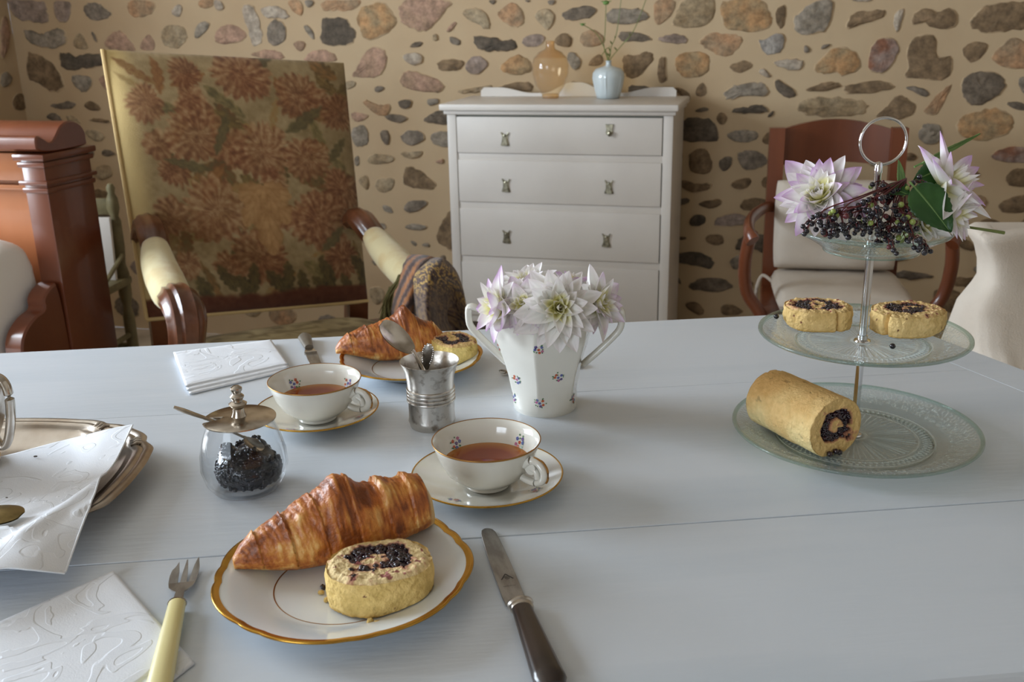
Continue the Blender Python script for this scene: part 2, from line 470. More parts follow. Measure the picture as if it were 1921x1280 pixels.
STONE_LIST = [
(T_A, [('m', '75,20 95,0 400,0 420,120 440,195 330,195 140,175'), ('m', '480,40 520,5 630,10 645,110 600,205 510,185'),
 ('s', '750,80 790,30 880,25 960,80 1010,130 960,160 840,190 790,150'), ('o', '1150,40 1180,0 1380,0 1395,100 1290,150 1180,150'),
 ('l', '1580,60 1620,35 1650,80 1620,160 1540,120'), ('o', '1790,0 1921,-20 1921,70 1800,75'),
 ('g', '220,270 300,270 400,320 450,260 570,255 605,350 560,420 400,430 260,380'), ('t', '665,380 710,290 760,330 810,430 740,445 670,420'),
 ('s', '820,290 850,290 885,370 865,385'), ('p', '940,370 1040,280 1110,290 1220,430 1200,470 1050,440 960,430'),
 ('p', '1270,390 1330,310 1370,330 1410,450 1270,450'), ('t', '1460,300 1500,230 1660,240 1690,330 1660,390 1590,440 1470,400'),
 ('g', '1780,210 1890,190 1890,250 1790,350 1750,330'), ('b', '255,490 300,480 440,545 560,680 585,790 470,830 340,730 250,700'),
 ('D', '540,480 600,470 680,520 780,475 930,490 960,590 800,600 660,630 560,605'), ('g', '640,690 700,675 820,685 835,760 770,840 690,790'),
 ('p', '885,720 940,670 1000,700 980,840'), ('s', '450,940 560,930 600,910 690,930 660,985 500,980'),
 ('b', '755,940 820,905 890,940 910,1000 790,990'), ('s', '420,1040 500,1010 570,1080 550,1110 440,1070'),
 ('t', '590,1045 660,1040 750,1110 640,1110'), ('b', '800,1080 880,1060 1000,1090 960,1110 830,1095')]),
(T_A2, [('t', '750,880 860,860 950,930 870,980 800,940'), ('d', '690,1040 830,1035 840,1110 740,1120'),
 ('d', '905,1050 980,1045 1050,1090 920,1110'), ('t', '830,1280 870,1190 970,1180 1010,1280 920,1320'),
 ('b', '760,1420 900,1390 980,1450 900,1520 780,1500'), ('d', '820,1640 960,1600 1020,1700 900,1740')]),
(T_B, [('l', '0,0 70,0 110,80 30,100'), ('l', '250,80 320,40 390,100 430,260 450,320 420,400 350,410 320,260'),
 ('l', '420,70 560,50 650,90 690,170 560,160 480,170'), ('o', '660,0 800,0 805,150 720,110'), ('g', '820,0 900,0 910,40 850,75'),
 ('o', '980,20 1050,0 1330,0 1300,60 1200,100 1100,90 990,100'), ('p', '1690,60 1760,0 2140,0 2105,86 1921,269 1870,279 1720,230 1680,130'),
 ('O', '1300,110 1430,40 1530,25 1640,160 1650,230 1530,320 1400,360 1320,270'),
 ('D', '980,160 1050,170 1170,155 1250,250 1290,320 1230,400 1000,410 965,340 990,260'), ('g', '810,240 850,220 900,280 920,350 890,350'),
 ('s', '490,260 530,190 600,180 660,260 650,370 540,415 490,360'), ('p', '20,340 60,240 180,220 290,290 290,360 120,400 30,380'),
 ('p', '710,390 800,365 840,400 790,480'), ('p', '350,480 480,440 600,460 660,540 350,510'), ('p', '830,530 900,455 1040,450 1150,560 830,550'),
 ('p', '1250,690 1310,590 1400,430 1520,430 1570,540 1500,690 1350,690'), ('l', '1690,510 1780,470 1880,490 1890,570 1780,590'),
 ('d', '1760,430 1810,380 1890,375 1870,420'), ('p', '1680,750 1720,650 1800,650 2000,700 2090,800 1960,840 1780,800'),
 ('t', '1190,730 1280,730 1290,770 1200,815'), ('s', '1450,790 1510,770 1550,800 1470,840'),
 ('o', '1340,930 1390,895 1500,960 1590,930 1585,1030 1480,1040'), ('d', '1650,910 1790,890 1780,970 1700,985'),
 ('d', '1530,1050 1620,1020 1780,1060 1650,1120'), ('p', '1240,1010 1340,1020 1410,1040 1330,1100 1260,1080')]),
(T_F, [('g', '90,130 180,105 200,200 170,240 110,235'), ('d', '260,150 320,140 325,230 290,225'), ('s', '380,185 440,135 520,155 535,200 450,240'),
 ('g', '570,170 620,145 690,155 690,250 580,225'), ('d', '520,75 590,35 660,30 690,110 560,100'), ('t', '195,310 240,275 340,300 350,325 280,345 200,340'),
 ('t', '385,270 450,275 530,265 490,315 400,300'), ('g', '110,310 140,290 145,350 115,355'), ('p', '590,330 650,310 640,345'),
 ('t', '135,430 200,405 200,510 150,470'), ('t', '235,470 260,430 355,430 340,500 270,520'), ('b', '400,460 420,360 470,365 560,430 605,470 560,500 450,480'),
 ('s', '405,620 440,565 540,560 545,600 450,640'), ('g', '275,590 330,600 350,640 300,635'), ('g', '400,730 470,695 560,720 500,745'),
 ('b', '640,690 700,610 735,740 715,870 670,850 600,790'), ('g', '440,800 490,815 480,845'), ('g', '505,830 560,815 570,845'),
 ('g', '210,920 250,935 240,960'), ('t', '200,1090 270,1080 300,1130 250,1200 210,1150'), ('g', '245,700 300,700 305,740 250,735'),
 ('d', '620,900 660,890 660,940 630,940')]),
(T_C, [('t', '320,100 440,70 520,100 575,210 550,270 450,210 360,170'), ('o', '640,120 700,70 780,25 860,90 880,180 850,235 760,235 680,190'),
 ('t', '970,140 1020,90 1110,80 1160,160 1100,280 1030,220'), ('d', '1210,140 1280,85 1350,65 1500,60 1535,90 1450,170 1290,185'),
 ('g', '1640,80 1860,90 1921,80 2010,140 1950,190 1760,220 1640,200'), ('D', '430,315 600,340 700,370 780,360 820,440 700,455 560,460 455,430'),
 ('m', '870,320 1060,310 1060,380 990,420 870,420'), ('b', '1140,370 1240,285 1310,340 1300,430 1190,410'), ('o', '1360,330 1480,255 1580,320 1610,390 1430,430'),
 ('d', '1730,310 1800,280 2000,320 2040,370 1760,375'), ('s', '205,320 300,350 310,410 220,395'), ('p', '170,280 250,190 275,215 210,290'),
 ('t', '50,320 90,300 110,360 60,370'), ('b', '100,590 110,545 330,535 320,600 260,635 120,640'), ('m', '350,590 400,520 460,500 575,575 450,680 370,650'),
 ('O', '660,600 760,520 830,495 930,550 940,650 800,670 690,650'), ('b', '650,780 830,740 950,750 950,830 700,810'), ('t', '270,820 480,780 580,760 570,820 340,840'),
 ('g', '1260,500 1310,460 1390,530 1390,600 1320,640'), ('b', '1450,600 1480,530 1570,480 1600,580'),
 ('b', '1760,520 1830,490 1880,510 1970,470 2030,480 2035,560 1880,710 1790,680 1780,600'), ('b', '1290,780 1320,720 1450,790 1400,830 1290,820'),
 ('D', '1820,800 1850,760 2040,790 2060,830 1830,840'), ('g', '0,890 110,885 110,930 20,960'), ('D', '10,1090 40,1020 150,990 240,1030 240,1130 60,1110'),
 ('d', '550,0 640,0 600,50'), ('s', '1090,0 1170,0 1140,45 1100,40'), ('s', '880,0 940,0 920,25')]),
(T_D, [('o', '130,30 180,0 330,0 290,130 180,225 130,190'), ('T', '300,190 350,90 400,-20 680,-20 650,180 540,250 330,245'),
 ('O', '730,60 790,0 1120,0 1150,100 1190,190 1120,270 900,280 760,240'), ('b', '1210,100 1310,30 1310,150 1290,250 1250,250'),
 ('g', '1390,170 1450,110 1600,0 1750,0 1700,200 1660,290 1420,310'), ('m', '155,340 250,320 330,305 420,330 425,400 200,385'),
 ('o', '550,350 650,285 740,310 840,310 935,360 860,460 760,510 650,460 560,410'), ('L', '1060,350 1120,370 1220,300 1310,310 1290,450 1200,490 1120,480'),
 ('O', '330,520 420,470 600,475 630,560 600,670 420,710 330,620'), ('b', '790,600 920,540 1000,560 1015,610 880,665'), ('l', '1180,560 1300,530 1470,540 1460,620 1370,645'),
 ('l', '1060,650 1110,605 1190,690 1140,700'), ('b', '165,520 240,510 225,640 250,720 160,750'), ('b', '500,820 560,730 600,780 600,860 520,870'),
 ('b', '310,790 370,790 460,850 440,920 340,830'), ('g', '760,830 830,780 900,760 1090,740 1150,800 1140,870 920,850 790,910'),
 ('d', '1210,720 1260,720 1400,820 1400,870 1310,880 1230,800'), ('D', '830,1010 880,965 960,970 1060,935 1160,970 1140,1020 900,1020'), ('D', '1150,1040 1210,990 1200,1040 1160,1060'),
 ('d', '490,1000 570,960 640,985 540,1015'), ('b', '680,1060 740,1000 805,1060 740,1140'), ('s', '1480,420 1500,405 1545,460 1480,480'), ('s', '1630,440 1650,400 1730,395 1660,440')]),
(T_E, [('b', '320,250 370,130 480,100 660,85 650,160 480,210 360,250'), ('l', '740,220 760,110 840,70 830,150 780,300'),
 ('b', '900,220 960,100 1060,70 1150,120 1200,75 1320,95 1300,230 1200,260 1090,240 1020,190'), ('b', '1430,220 1480,130 1600,40 1850,20 1990,60 1990,240 1700,280 1560,290'),
 ('O', '20,620 120,530 180,440 300,430 430,500 430,620 280,690 240,640 100,660'), ('R', '520,600 550,400 700,330 790,420 770,510 680,640 580,650'),
 ('b', '860,500 930,340 1080,320 1130,390 1130,500 1180,550 1260,500 1270,640 1130,730 1000,690 840,690 900,590'), ('b', '1340,460 1450,370 1630,400 1450,590'),
 ('o', '1600,540 1760,370 1860,345 2000,420 2000,600 1830,620'), ('d', '1360,760 1400,680 1540,650 1680,660 1750,760 1720,830 1560,930 1440,950 1370,850'),
 ('b', '-50,810 120,735 270,745 240,800 0,825'), ('b', '300,780 450,735 700,740 755,790 560,840 330,850'), ('T', '-110,960 0,880 200,880 450,900 500,970 400,1040 50,1050 -80,1010'),
 ('s', '840,780 960,775 1080,840 1030,880 930,830'), ('o', '1000,1010 1110,880 1240,770 1270,775 1150,1000 1120,1040'), ('b', '570,1050 700,960 770,860 850,880 940,950 920,1030 760,1080'),
 ('O', '1300,1150 1400,1030 1600,985 1730,985 1810,1080 1800,1153 1700,1250 1400,1250'), ('g', '1860,700 1990,690 1990,850 1900,840'), ('d', '1750,930 1830,910 1990,960 1990,1000 1850,990'),
 ('g', '1000,1130 1060,1110 1170,1130 1170,1200 1020,1250'), ('l', '330,0 540,-30 560,0 480,20')]),
(T_G, [('D', '130,150 150,90 220,65 330,70 380,180 350,210 130,205'), ('g', '420,180 480,135 600,145 620,190 520,220'), ('b', '640,190 690,140 740,180 690,225 645,220'),
 ('b', '120,300 150,265 170,290 130,400'), ('b', '200,340 210,270 310,250 335,320 330,400 220,400'), ('d', '365,330 450,290 465,340 410,400'),
 ('s', '485,300 520,262 620,265 680,330 630,365 530,380'), ('b', '150,430 240,470 350,455 300,510 170,510'), ('b', '440,465 560,415 575,470 500,505'),
 ('d', '105,560 200,545 205,580 120,600'), ('b', '245,580 390,550 400,590 310,615'), ('b', '510,590 550,545 690,560 660,620 530,625'), ('D', '200,720 220,650 300,650 295,710'),
 ('m', '340,710 400,650 530,640 560,700 440,720'), ('b', '290,780 400,760 410,830 320,830'), ('b', '90,790 190,775 180,805'), ('D', '90,930 110,875 250,870 350,910 330,980 200,940'),
 ('d', '480,830 540,760 690,770 690,900 590,850 500,870'), ('g', '440,930 500,880 530,950 470,985'), ('d', '200,1070 280,1025 450,1040 455,1110 220,1105'),
 ('b', '490,1060 540,1030 600,1060 540,1110'), ('b', '165,1190 240,1160 300,1230 260,1260'), ('b', '390,1200 450,1180 550,1240 400,1255'), ('d', '100,1020 140,1020 160,1080'),
 ('b', '640,430 690,415 760,440 700,490 640,480'), ('d', '860,200 1000,190 1060,240 900,260'), ('b', '820,330 940,300 1060,330 960,380 840,380'), ('d', '800,450 920,430 1000,470 880,510')]),
(T_H, [('g', '190,180 210,110 320,110 320,200 250,220'), ('R', '590,290 680,230 850,235 850,310 720,325'), ('b', '80,290 140,255 190,290 150,315'),
 ('b', '690,400 740,350 850,360 850,450 710,460'), ('b', '650,560 740,510 850,500 850,600 670,610'), ('b', '540,650 620,640 720,700 640,750 530,740'),
 ('b', '380,760 450,750 540,810 470,830'), ('b', '340,880 400,860 430,890 360,930'), ('g', '500,930 560,890 600,920 540,960'), ('b', '370,990 430,970 670,990 660,1030 560,1050 380,1020'),
 ('d', '40,960 110,930 300,970 200,990 60,985'), ('D', '0,860 60,840 145,870 60,890'), ('b', '270,1100 300,1040 450,1060 430,1180 330,1170'), ('b', '500,1150 560,1090 600,1120 540,1190'),
 ('b', '770,680 795,640 850,650 850,710'), ('b', '390,380 480,350 560,390 480,420')]),
]
placed = []
sid = 0
for (x0, y0, sc), lst in STONE_LIST:
    for kind, pts in lst:
        poly = [wall_px(x0 + float(a.split(',')[0]) / sc, y0 + float(a.split(',')[1]) / sc) for a in pts.split()]
        sid += 1
        add_stone(poly, sid, kind, wall_back)
        xs = [p[0] for p in poly]; zs = [p[1] for p in poly]
        placed.append((min(xs), max(xs), min(zs), max(zs)))
rnd = random.Random(5)                     # the same masonry above, below and beside what the photograph frames
tries = 0; extra = 0
while extra < 85 and tries < 4000:
    tries += 1
    w = rnd.uniform(.06, .19); h = w * rnd.uniform(.45, .85)
    a = rnd.uniform(.1, ROOM_A - .1); z = rnd.uniform(.05, 1.95)
    if any(a + w / 2 + .018 > q[0] and a - w / 2 - .018 < q[1] and z + h / 2 + .015 > q[2] and z - h / 2 - .015 < q[3] for q in placed): continue
    placed.append((a - w / 2, a + w / 2, z - h / 2, z + h / 2)); extra += 1; sid += 1
    poly = [(a + w / 2 * math.cos(t) * rnd.uniform(.8, 1.05), z + h / 2 * math.sin(t) * rnd.uniform(.8, 1.05)) for t in [k * 2 * math.pi / 7 for k in range(7)]]
    add_stone(poly, sid, rnd.choice('gdbotbpsm'), wall_back)

def stone_field(name, parent, spots, seed):
    """the rest of the rubble, beyond the stones picked out singly, joined as one part"""
    rn = random.Random(seed); big = MB(); col = []; idx = []; kinds = 'gdbotpsm'
    for a, z, w, h in spots:
        poly = [(a + w / 2 * math.cos(t) * rn.uniform(.8, 1.05), z + h / 2 * math.sin(t) * rn.uniform(.8, 1.05)) for t in [k * 2 * math.pi / 7 for k in range(7)]]
        mb = stone_mesh(poly, rn.randrange(10 ** 6)); big.add(mb.v, mb.f); col.append(mb.edge); idx += [rn.randrange(len(kinds))] * len(mb.f)
    o = big.build(name, ['stone_' + k for k in kinds], parent, smooth=70, col=np.concatenate(col))
    o.data.polygons.foreach_set('material_index', idx); o.data.update(); o['kind'] = 'stuff'
    return o
def free_spots(n, a0, a1, z0, z1, taken, seed):
    rn = random.Random(seed); out = []
    for _ in range(6000):
        if len(out) >= n: break
        w = rn.uniform(.06, .19); h = w * rn.uniform(.45, .85); a = rn.uniform(a0, a1); z = rn.uniform(z0, z1)
        if any(a + w / 2 + .018 > q[0] and a - w / 2 - .018 < q[1] and z + h / 2 + .015 > q[2] and z - h / 2 - .015 < q[3] for q in taken): continue
        taken.append((a - w / 2, a + w / 2, z - h / 2, z + h / 2)); out.append((a, z, w, h))
    return out
stone_field('rubble_field', wall_back, free_spots(260, .1, ROOM_A - .1, .05, 2.45, placed, 8), 4)

# left wall with its window opening, in its own frame: x along -B, y into the wall
def wall_with_hole(name, length, u0, u1, z0, z1, m):
    mb = MB(); t = .30
    for (a0, a1, b0, b1) in ((0, u0, 0, ROOM_H), (u1, length, 0, ROOM_H), (u0, u1, 0, z0), (u0, u1, z1, ROOM_H)):
        mb.box(((a0 + a1) / 2, t / 2, (b0 + b1) / 2), (a1 - a0, t, b1 - b0))
    return structure(mb.build(name, m, smooth=0))
wl = wall_with_hole('wall_left', ROOM_B, ROOM_B - WIN['b1'], ROOM_B - WIN['b0'], WIN['z0'], WIN['z1'], 'mortar')
wl.location = room(0, ROOM_B); wl.rotation_euler = (0, 0, YAW + math.pi / 2)
for kind, pts in (('b', '22,190 34,172 50,184 51,204 28,208'), ('d', '0,232 12,230 14,246 0,246'), ('b', '26,236 40,232 42,246 28,247'), ('p', '0,40 14,30 18,80 6,110 0,100'),
                  ('g', '0,140 14,134 24,150 10,165 0,160')):
    poly = []
    for a in pts.split():
        b_, z = lwall_px(float(a.split(',')[0]), float(a.split(',')[1])); poly.append((ROOM_B - b_, z))
    sid += 1
    add_stone(poly, sid, kind, wl)
_w = (ROOM_B - WIN['b1'] - .1, ROOM_B - WIN['b0'] + .1, WIN['z0'] - .1, WIN['z1'] + .1)
stone_field('rubble_field', wl, free_spots(120, .1, ROOM_B - .75, .05, 2.45, [_w], 9), 5)
wr = MB(); wr.box((ROOM_B / 2, .1, ROOM_H / 2), (ROOM_B, .2, ROOM_H))
wr = structure(wr.build('wall_right', 'plaster', smooth=0)); wr.location = room(ROOM_A, 0); wr.rotation_euler = (0, 0, YAW - math.pi / 2)
wf = wall_with_hole('wall_front', ROOM_A, ROOM_A - WIN2['a1'], ROOM_A - WIN2['a0'], WIN2['z0'], WIN2['z1'], 'plaster')
wf.location = room(ROOM_A, ROOM_B); wf.rotation_euler = (0, 0, YAW + math.pi)
fl = MB(); fl.box((ROOM_A / 2, -ROOM_B / 2, -.05), (ROOM_A, ROOM_B, .1))
fl = structure(fl.build('floor', 'floor_stone', smooth=0, loc=W0)); fl.rotation_euler = (0, 0, YAW)
ce = MB(); ce.box((ROOM_A / 2, -ROOM_B / 2, ROOM_H + .05), (ROOM_A + .4, ROOM_B + .4, .1))
ce = structure(ce.build('ceiling', 'ceiling_boards', smooth=0, loc=W0)); ce.rotation_euler = (0, 0, YAW)
def window_frame(name, parent_wall, u0, u1, z0, z1):
    root = bpy.data.objects.new(name, None); COL.objects.link(root); structure(root)
    root.location = parent_wall.location; root.rotation_euler = parent_wall.rotation_euler
    mb = MB(); y = .15
    for x in (u0 + .02, (u0 + u1) / 2, u1 - .02): mb.box((x, y, (z0 + z1) / 2), (.04, .04, z1 - z0), .004)
    for z in (z0 + .02, (z0 * .4 + z1 * .6), z1 - .02): mb.box(((u0 + u1) / 2, y, z), (u1 - u0, .036, .04), .004)
    mb.build('window_frame', 'dresser_paint', root, smooth=30)
    return root
window_frame('window_1', wl, ROOM_B - WIN['b1'], ROOM_B - WIN['b0'], WIN['z0'], WIN['z1'])
window_frame('fill_window', wf, ROOM_A - WIN2['a1'], ROOM_A - WIN2['a0'], WIN2['z0'], WIN2['z1'])  # frame for the added fill opening

# ================================================================== table
A_ = at(0, 663); B_ = at(1430, 592)
S_ = (B_ - A_).normalized(); V_ = Vector((S_.y, -S_.x, 0))           # along the back edge, towards the camera
E_ = at(1815, 655); G_ = at(1921, 695); D_ = (G_ - E_).normalized()
def tab(p): return ((p - A_).dot(S_), (p - A_).dot(V_))
e0 = tab(E_); dd = (D_.dot(S_), D_.dot(V_))
def right_at(v): return e0[0] + dd[0] / dd[1] * (v - e0[1])
DEPTH = .845; LEFT = -.06
table = thing('dining_table', 'large white painted plank table set for tea', 'table', (A_.x, A_.y, 0), math.atan2(S_.y, S_.x))
# local frame: x along the back edge, y = -v
vs_ = [0, tab(at(700, 757))[1], tab(at(400, 1043))[1], DEPTH]
brd = .062
for i in range(3):
    v0, v1 = vs_[i] + (.00018 if i else 0), vs_[i + 1] - (.00018 if i < 2 else 0)
    poly = [(LEFT, -v0), (right_at(v0) - brd - .0002, -v0), (right_at(v1) - brd - .0002, -v1), (LEFT, -v1)]
    MB().prism(poly, TABLE_Z - .032, TABLE_Z, .0004 if i < 2 else .002).build('plank', 'table_paint', table, smooth=30)
poly = [(right_at(0) - brd, 0), (right_at(0), 0), (right_at(DEPTH), -DEPTH), (right_at(DEPTH) - brd, -DEPTH)]
MB().prism(poly, TABLE_Z - .032, TABLE_Z, .0004).build('plank', 'table_paint', table, smooth=30)
for (x, v) in ((.03, .09), (right_at(.09) - .14, .09), (.03, DEPTH - .09), (right_at(DEPTH) - .16, DEPTH - .09)):
    MB().loft([[(x + sx * w, -v + sy * w, z) for sx, sy in ((-1, -1), (1, -1), (1, 1), (-1, 1))] for z, w in ((0, .022), (.55, .034), (.6, .036), (TABLE_Z - .033, .036))]).build('leg', 'table_paint', table, smooth=30)
xr = right_at(.09) - .14
MB().box(((.03 + xr) / 2, -.09, .665), (xr - .1, .022, .1), .002).build('apron', 'table_paint', table)
MB().box(((.03 + xr) / 2, -(DEPTH - .09), .665), (xr - .1, .022, .1), .002).build('apron', 'table_paint', table)
MB().box((.03, -DEPTH / 2, .665), (.022, DEPTH - .26, .1), .002).build('apron', 'table_paint', table)

# ================================================================== chest of drawers
n_front = BX; P0 = Vector((0, 3.1, 0))
def front_u(x, y):
    d = ray(x, y); k = (P0 - CAM).dot(BX) / d.dot(BX); p = CAM + d * k
    return (p - P0).dot(AX), p.z
uL, uR = -.166, .475
uc = (uL + uR) / 2
chest = thing('chest_of_drawers', 'white painted chest of drawers with small pewter pulls against the stone wall', 'chest of drawers', P0 + AX * uc, YAW)
W = uR - uL; HD = .30                              # local: x along, y back, z up
body = MB()
hw = W / 2 + .028; TOPZ = .912
for sx in (-1, 1): body.box((sx * (hw - .012), HD / 2, TOPZ / 2 + .03), (.024, HD, TOPZ - .06), .003)
body.box((0, HD - .006, .47), (2 * hw - .02, .01, .86))
zl = [.894, .762, .609, .435, .236]
for z in [.905, .769, .616, .443, .244, .06]: body.box((0, .02, z), (2 * hw - .03, .036, .024 if z < .9 else .018), .002)
body.build('body', 'dresser_paint', chest)
for sx in (-1, 1): MB().box((sx * (hw - .014), .004, TOPZ / 2 + .03), (.029, .014, TOPZ - .062), .003).build('stile', 'dresser_paint', chest)
for sx in (-1, 1):
    for y in (.03, HD - .03):
        MB().loft([[(sx * (hw - .03) + a * w, y + b * w, z) for a, b in ((-1, -1), (1, -1), (1, 1), (-1, 1))] for z, w in ((0, .014), (.065, .024))]).build('foot', 'dresser_paint', chest, smooth=30)
top = MB(); top.box((0, HD / 2 - .012, TOPZ + .010), (2 * hw + .034, HD + .034, .020), .006)
top.box((0, HD / 2 - .006, TOPZ - .006), (2 * hw + .016, HD + .014, .012), .003)
top.build('top', 'dresser_paint', chest)
bb = []
for k in range(61):
    u = k / 60; x = -hw * .93 + 2 * hw * .93 * u
    c = abs(u - .5) * 2
    z = .010 + .034 * smooth01((.34 - c) / .3) + .018 * smooth01((c - .45) / .35) * (1 if c < .97 else .4)
    bb.append((x, z))
poly = [(-hw * .93, 0)] + bb + [(hw * .93, 0)]
Mxz = Matrix(((1, 0, 0), (0, 0, 1), (0, 1, 0)))
MB().prism(poly, HD - .016, HD - .002, 0, M=Mxz, t=(0, 0, TOPZ + .020)).build('backboard', 'dresser_paint', chest, smooth=30)
pulls = [[(948, 260), (1144, 243)], [(950, 347), (1143, 350)], [(951, 443), (1138, 450)], [(953, 545), (1134, 560)]]
for i in range(4):
    z1, z0 = zl[i], zl[i + 1] + .022 - .004
    dr = MB(); dr.box((0, .006, (z0 + z1) / 2), (W - .006, .020, z1 - z0 - .004), .002)
    drawer = dr.build('drawer', 'dresser_paint', chest)
    gp = MB(); gp.box((0, .019, (z0 + z1) / 2), (W + .008, .006, z1 - z0 + .004)); gp.build('gap', 'dresser_gap', drawer, smooth=0)
    for j, (px, py) in enumerate(pulls[i]):
        u, z = front_u(px, py); u -= uc
        h = MB()
        if not (i == 0 and j == 1):
            # little bell-shaped drop with two ears at the rosette
            h.loft([[(u + sx * w, -.004 - d, z + zz) for sx, d in ((-1, 0), (-.6, .006), (.6, .006), (1, 0))] for zz, w in ((.012, .009), (.006, .007), (-.006, .010), (-.018, .014), (-.021, .014))])
            for s_ in (-1, 1): h.tube([(u + s_ * .006, -.006, z + .010), (u + s_ * .012, -.008, z + .020)], [.003, .0015], 6)
            h.ico((u, -.010, z + .010), .005)
            h.box((u, -.003, z), (.02, .006, .028), .002)
        else:
            h.prism([(-.012, .016), (.012, .016), (.009, 0), (.011, -.012), (0, -.02), (-.011, -.012), (-.009, 0)], 0, .005, .001, M=Mxz @ Matrix.Scale(-1, 3, Vector((0, 0, 1))), t=(u, -.004, z))
            h.ico((u, -.012, z - .010), .008); h.tube([(u - .01, -.012, z - .006), (u, -.016, z - .018), (u + .01, -.012, z - .006)], .0022, 6)
        h.build('pull', 'pewter', drawer)

def onchest(x, y, z=TOPZ + .020): return at(x, y, z)
# amber glass vase
g = onchest(1035, 181); g = g + BX * ((g - P0).dot(-BX) - .205) + AX * .012          # clear of the backboard
vz = thing('glass_vase', 'round pale amber glass vase standing on the white chest of drawers', 'vase', g)
pr = [(0, .002), (.022, .002), (.024, 0), (.027, .004), (.027, .010), (.030, .016), (.046, .040), (.057, .075), (.0585, .10), (.053, .124), (.036, .142), (.018, .150), (.0145, .156), (.014, .172), (.0155, .176)]
MB().lathe(pr + [(r - .0018, z) for r, z in reversed(pr[9:])], 48).build('body', 'glass_amber', vz, smooth=180)
MB().lathe([(0, 0), (.024, 0), (.0275, .003), (.0275, .011), (.022, .014), (0, .014)], 40).build('base', 'glass_amber', vz)
# celadon vase with ribs
g2 = onchest(1139, 182); g2 = g2 + BX * ((g2 - P0).dot(-BX) - .205) + AX * .012
v2 = thing('ceramic_vase', 'squat pale blue ceramic vase with raised ribs and narrow neck', 'vase', g2)
def rib(r, z, a):
    k = abs(((a * 6 / (2 * math.pi) + .25) % 1) - .5) * 2
    d = .0022 * max(0, 1 - k / .14) if .012 < z < .088 else 0
    return r + d, z
MB().lathe([(0, .001), (.030, 0), (.0365, .002), (.040, .016), (.046, .04), (.0505, .062), (.049, .078), (.040, .090), (.022, .096), (.010, .099), (.0078, .105), (.0085, .112), (.0105, .1145), (.0065, .113), (.005, .104)], 96, rib).build('body', 'vase_celadon', v2, smooth=60)
# green stems in it
tops = [((1135, 60), (1137, 5), 'bud'), ((1157, 60), (1168, -25), 'none'), ((1190, 55), (1215, -10), 'none'), ((1118, 62), (1093, 46), 'bud'), ((1140, 90), (1128, 105), 'leaf')]
for i, (mid, end, kind) in enumerate(tops):
    lbl = ['tall green stem with round bud in blue ceramic vase', 'tall bare green stem bowing outward in blue ceramic vase', 'long bare stem leaning away from the amber vase',
           'short bent green stem with small ragged bud in blue vase', 'short leafy green sprig low in blue vase neck'][i]
    st = thing('green_sprig', lbl, 'sprig', g2 + Vector((0, 0, .09)), 0, 'green stems in the blue vase')
    a = Vector((0, 0, .0)); nk = Vector((.0026 * math.cos(2.6 - i * 1.25), .0026 * math.sin(2.6 - i * 1.25), .024)); a = Vector((nk.x, nk.y, 0))
    m_ = aty(mid[0], mid[1], g2.y) - g2 - Vector((0, 0, .09)); e_ = aty(end[0], end[1], g2.y - .01) - g2 - Vector((0, 0, .09))
    path = spline([a, nk, nk.lerp(m_, .5) + Vector((.004 * (i - 2), 0, 0)), m_, e_], 6)
    MB().tube(path, [.0013 - .0001 * k / len(path) for k in range(len(path))], 6).build('stalk', 'stem_green', st)
    if kind == 'bud':
        b = MB(); r = .010 if i == 0 else .006
        b.ico(e_, r, 2, (1, 1, .7))
        for k in range(9):
            t = k * 2.4; b.tube([e_, e_ + Vector((math.cos(t), math.sin(t), .3)) * r * 1.7], [.0025, .0006], 4)
        b.build('bud', 'stem_bud', st)
    if kind in ('leaf', 'none'):
        for k in range(3):
            b = MB(); p = path[10 + 3 * k]; d = Vector((random.Random(i * 7 + k).uniform(-1, 1), -.3, .8)) * .014
            b.tube([p, p + d * .5, p + d], [.001, .0028, .0004], 5, .4)
            b.build('leaflet', 'stem_green', st)

# ================================================================== tapestry armchair
TL, TR, BL, BR = aty(192, 93, 2.48), aty(645, 118, 2.74), aty(275, 600, 2.37), aty(690, 565, 2.63)
across = (TR - TL); across.z = 0; across.normalize()
fwd = Vector((across.y, -across.x, 0))
base = (BL + BR) / 2 + fwd * .25; base.z = 0
arm_chair = thing('armchair', 'large carved wooden armchair with brown floral tapestry back', 'armchair', base)
def quad(u, v): return (TL.lerp(TR, u)).lerp(BL.lerp(BR, u), v)
pn = (TR - TL).cross(BL - TL).normalized()
if pn.y > 0: pn = -pn
NU, NV = 190, 210
def panel(u, v):
    e = (1 - abs(2 * u - 1) ** 5) * (1 - abs(2 * v - 1) ** 6)
    return quad(u, v) + pn * (.045 * e ** .7) - base
uu, vv = np.meshgrid(np.linspace(0, 1, NU), np.linspace(0, 1, NV))
U, V = uu.ravel(), vv.ravel()
pts = np.stack([U, V * 1.1, 0 * U], 1)
w1, w2 = vnoise(pts, 9, 3, 1), vnoise(pts, 9, 3, 2)
fine = vnoise(pts, 60, 2, 3)
colr = np.zeros((len(U), 3))
bgc = np.array([160, 141, 104.]); colr[:] = bgc
colr += (w1 * 60)[:, None] + (fine * 30)[:, None]
left = smooth01((.13 - U) / .1)[:, None]; colr = colr * (1 - left) + np.array([206, 184, 128.]) * left  # window light along the left margin, painted as a paler cream
def blend(a, c):
    global colr
    colr = colr * (1 - a[:, None]) + c * a[:, None]
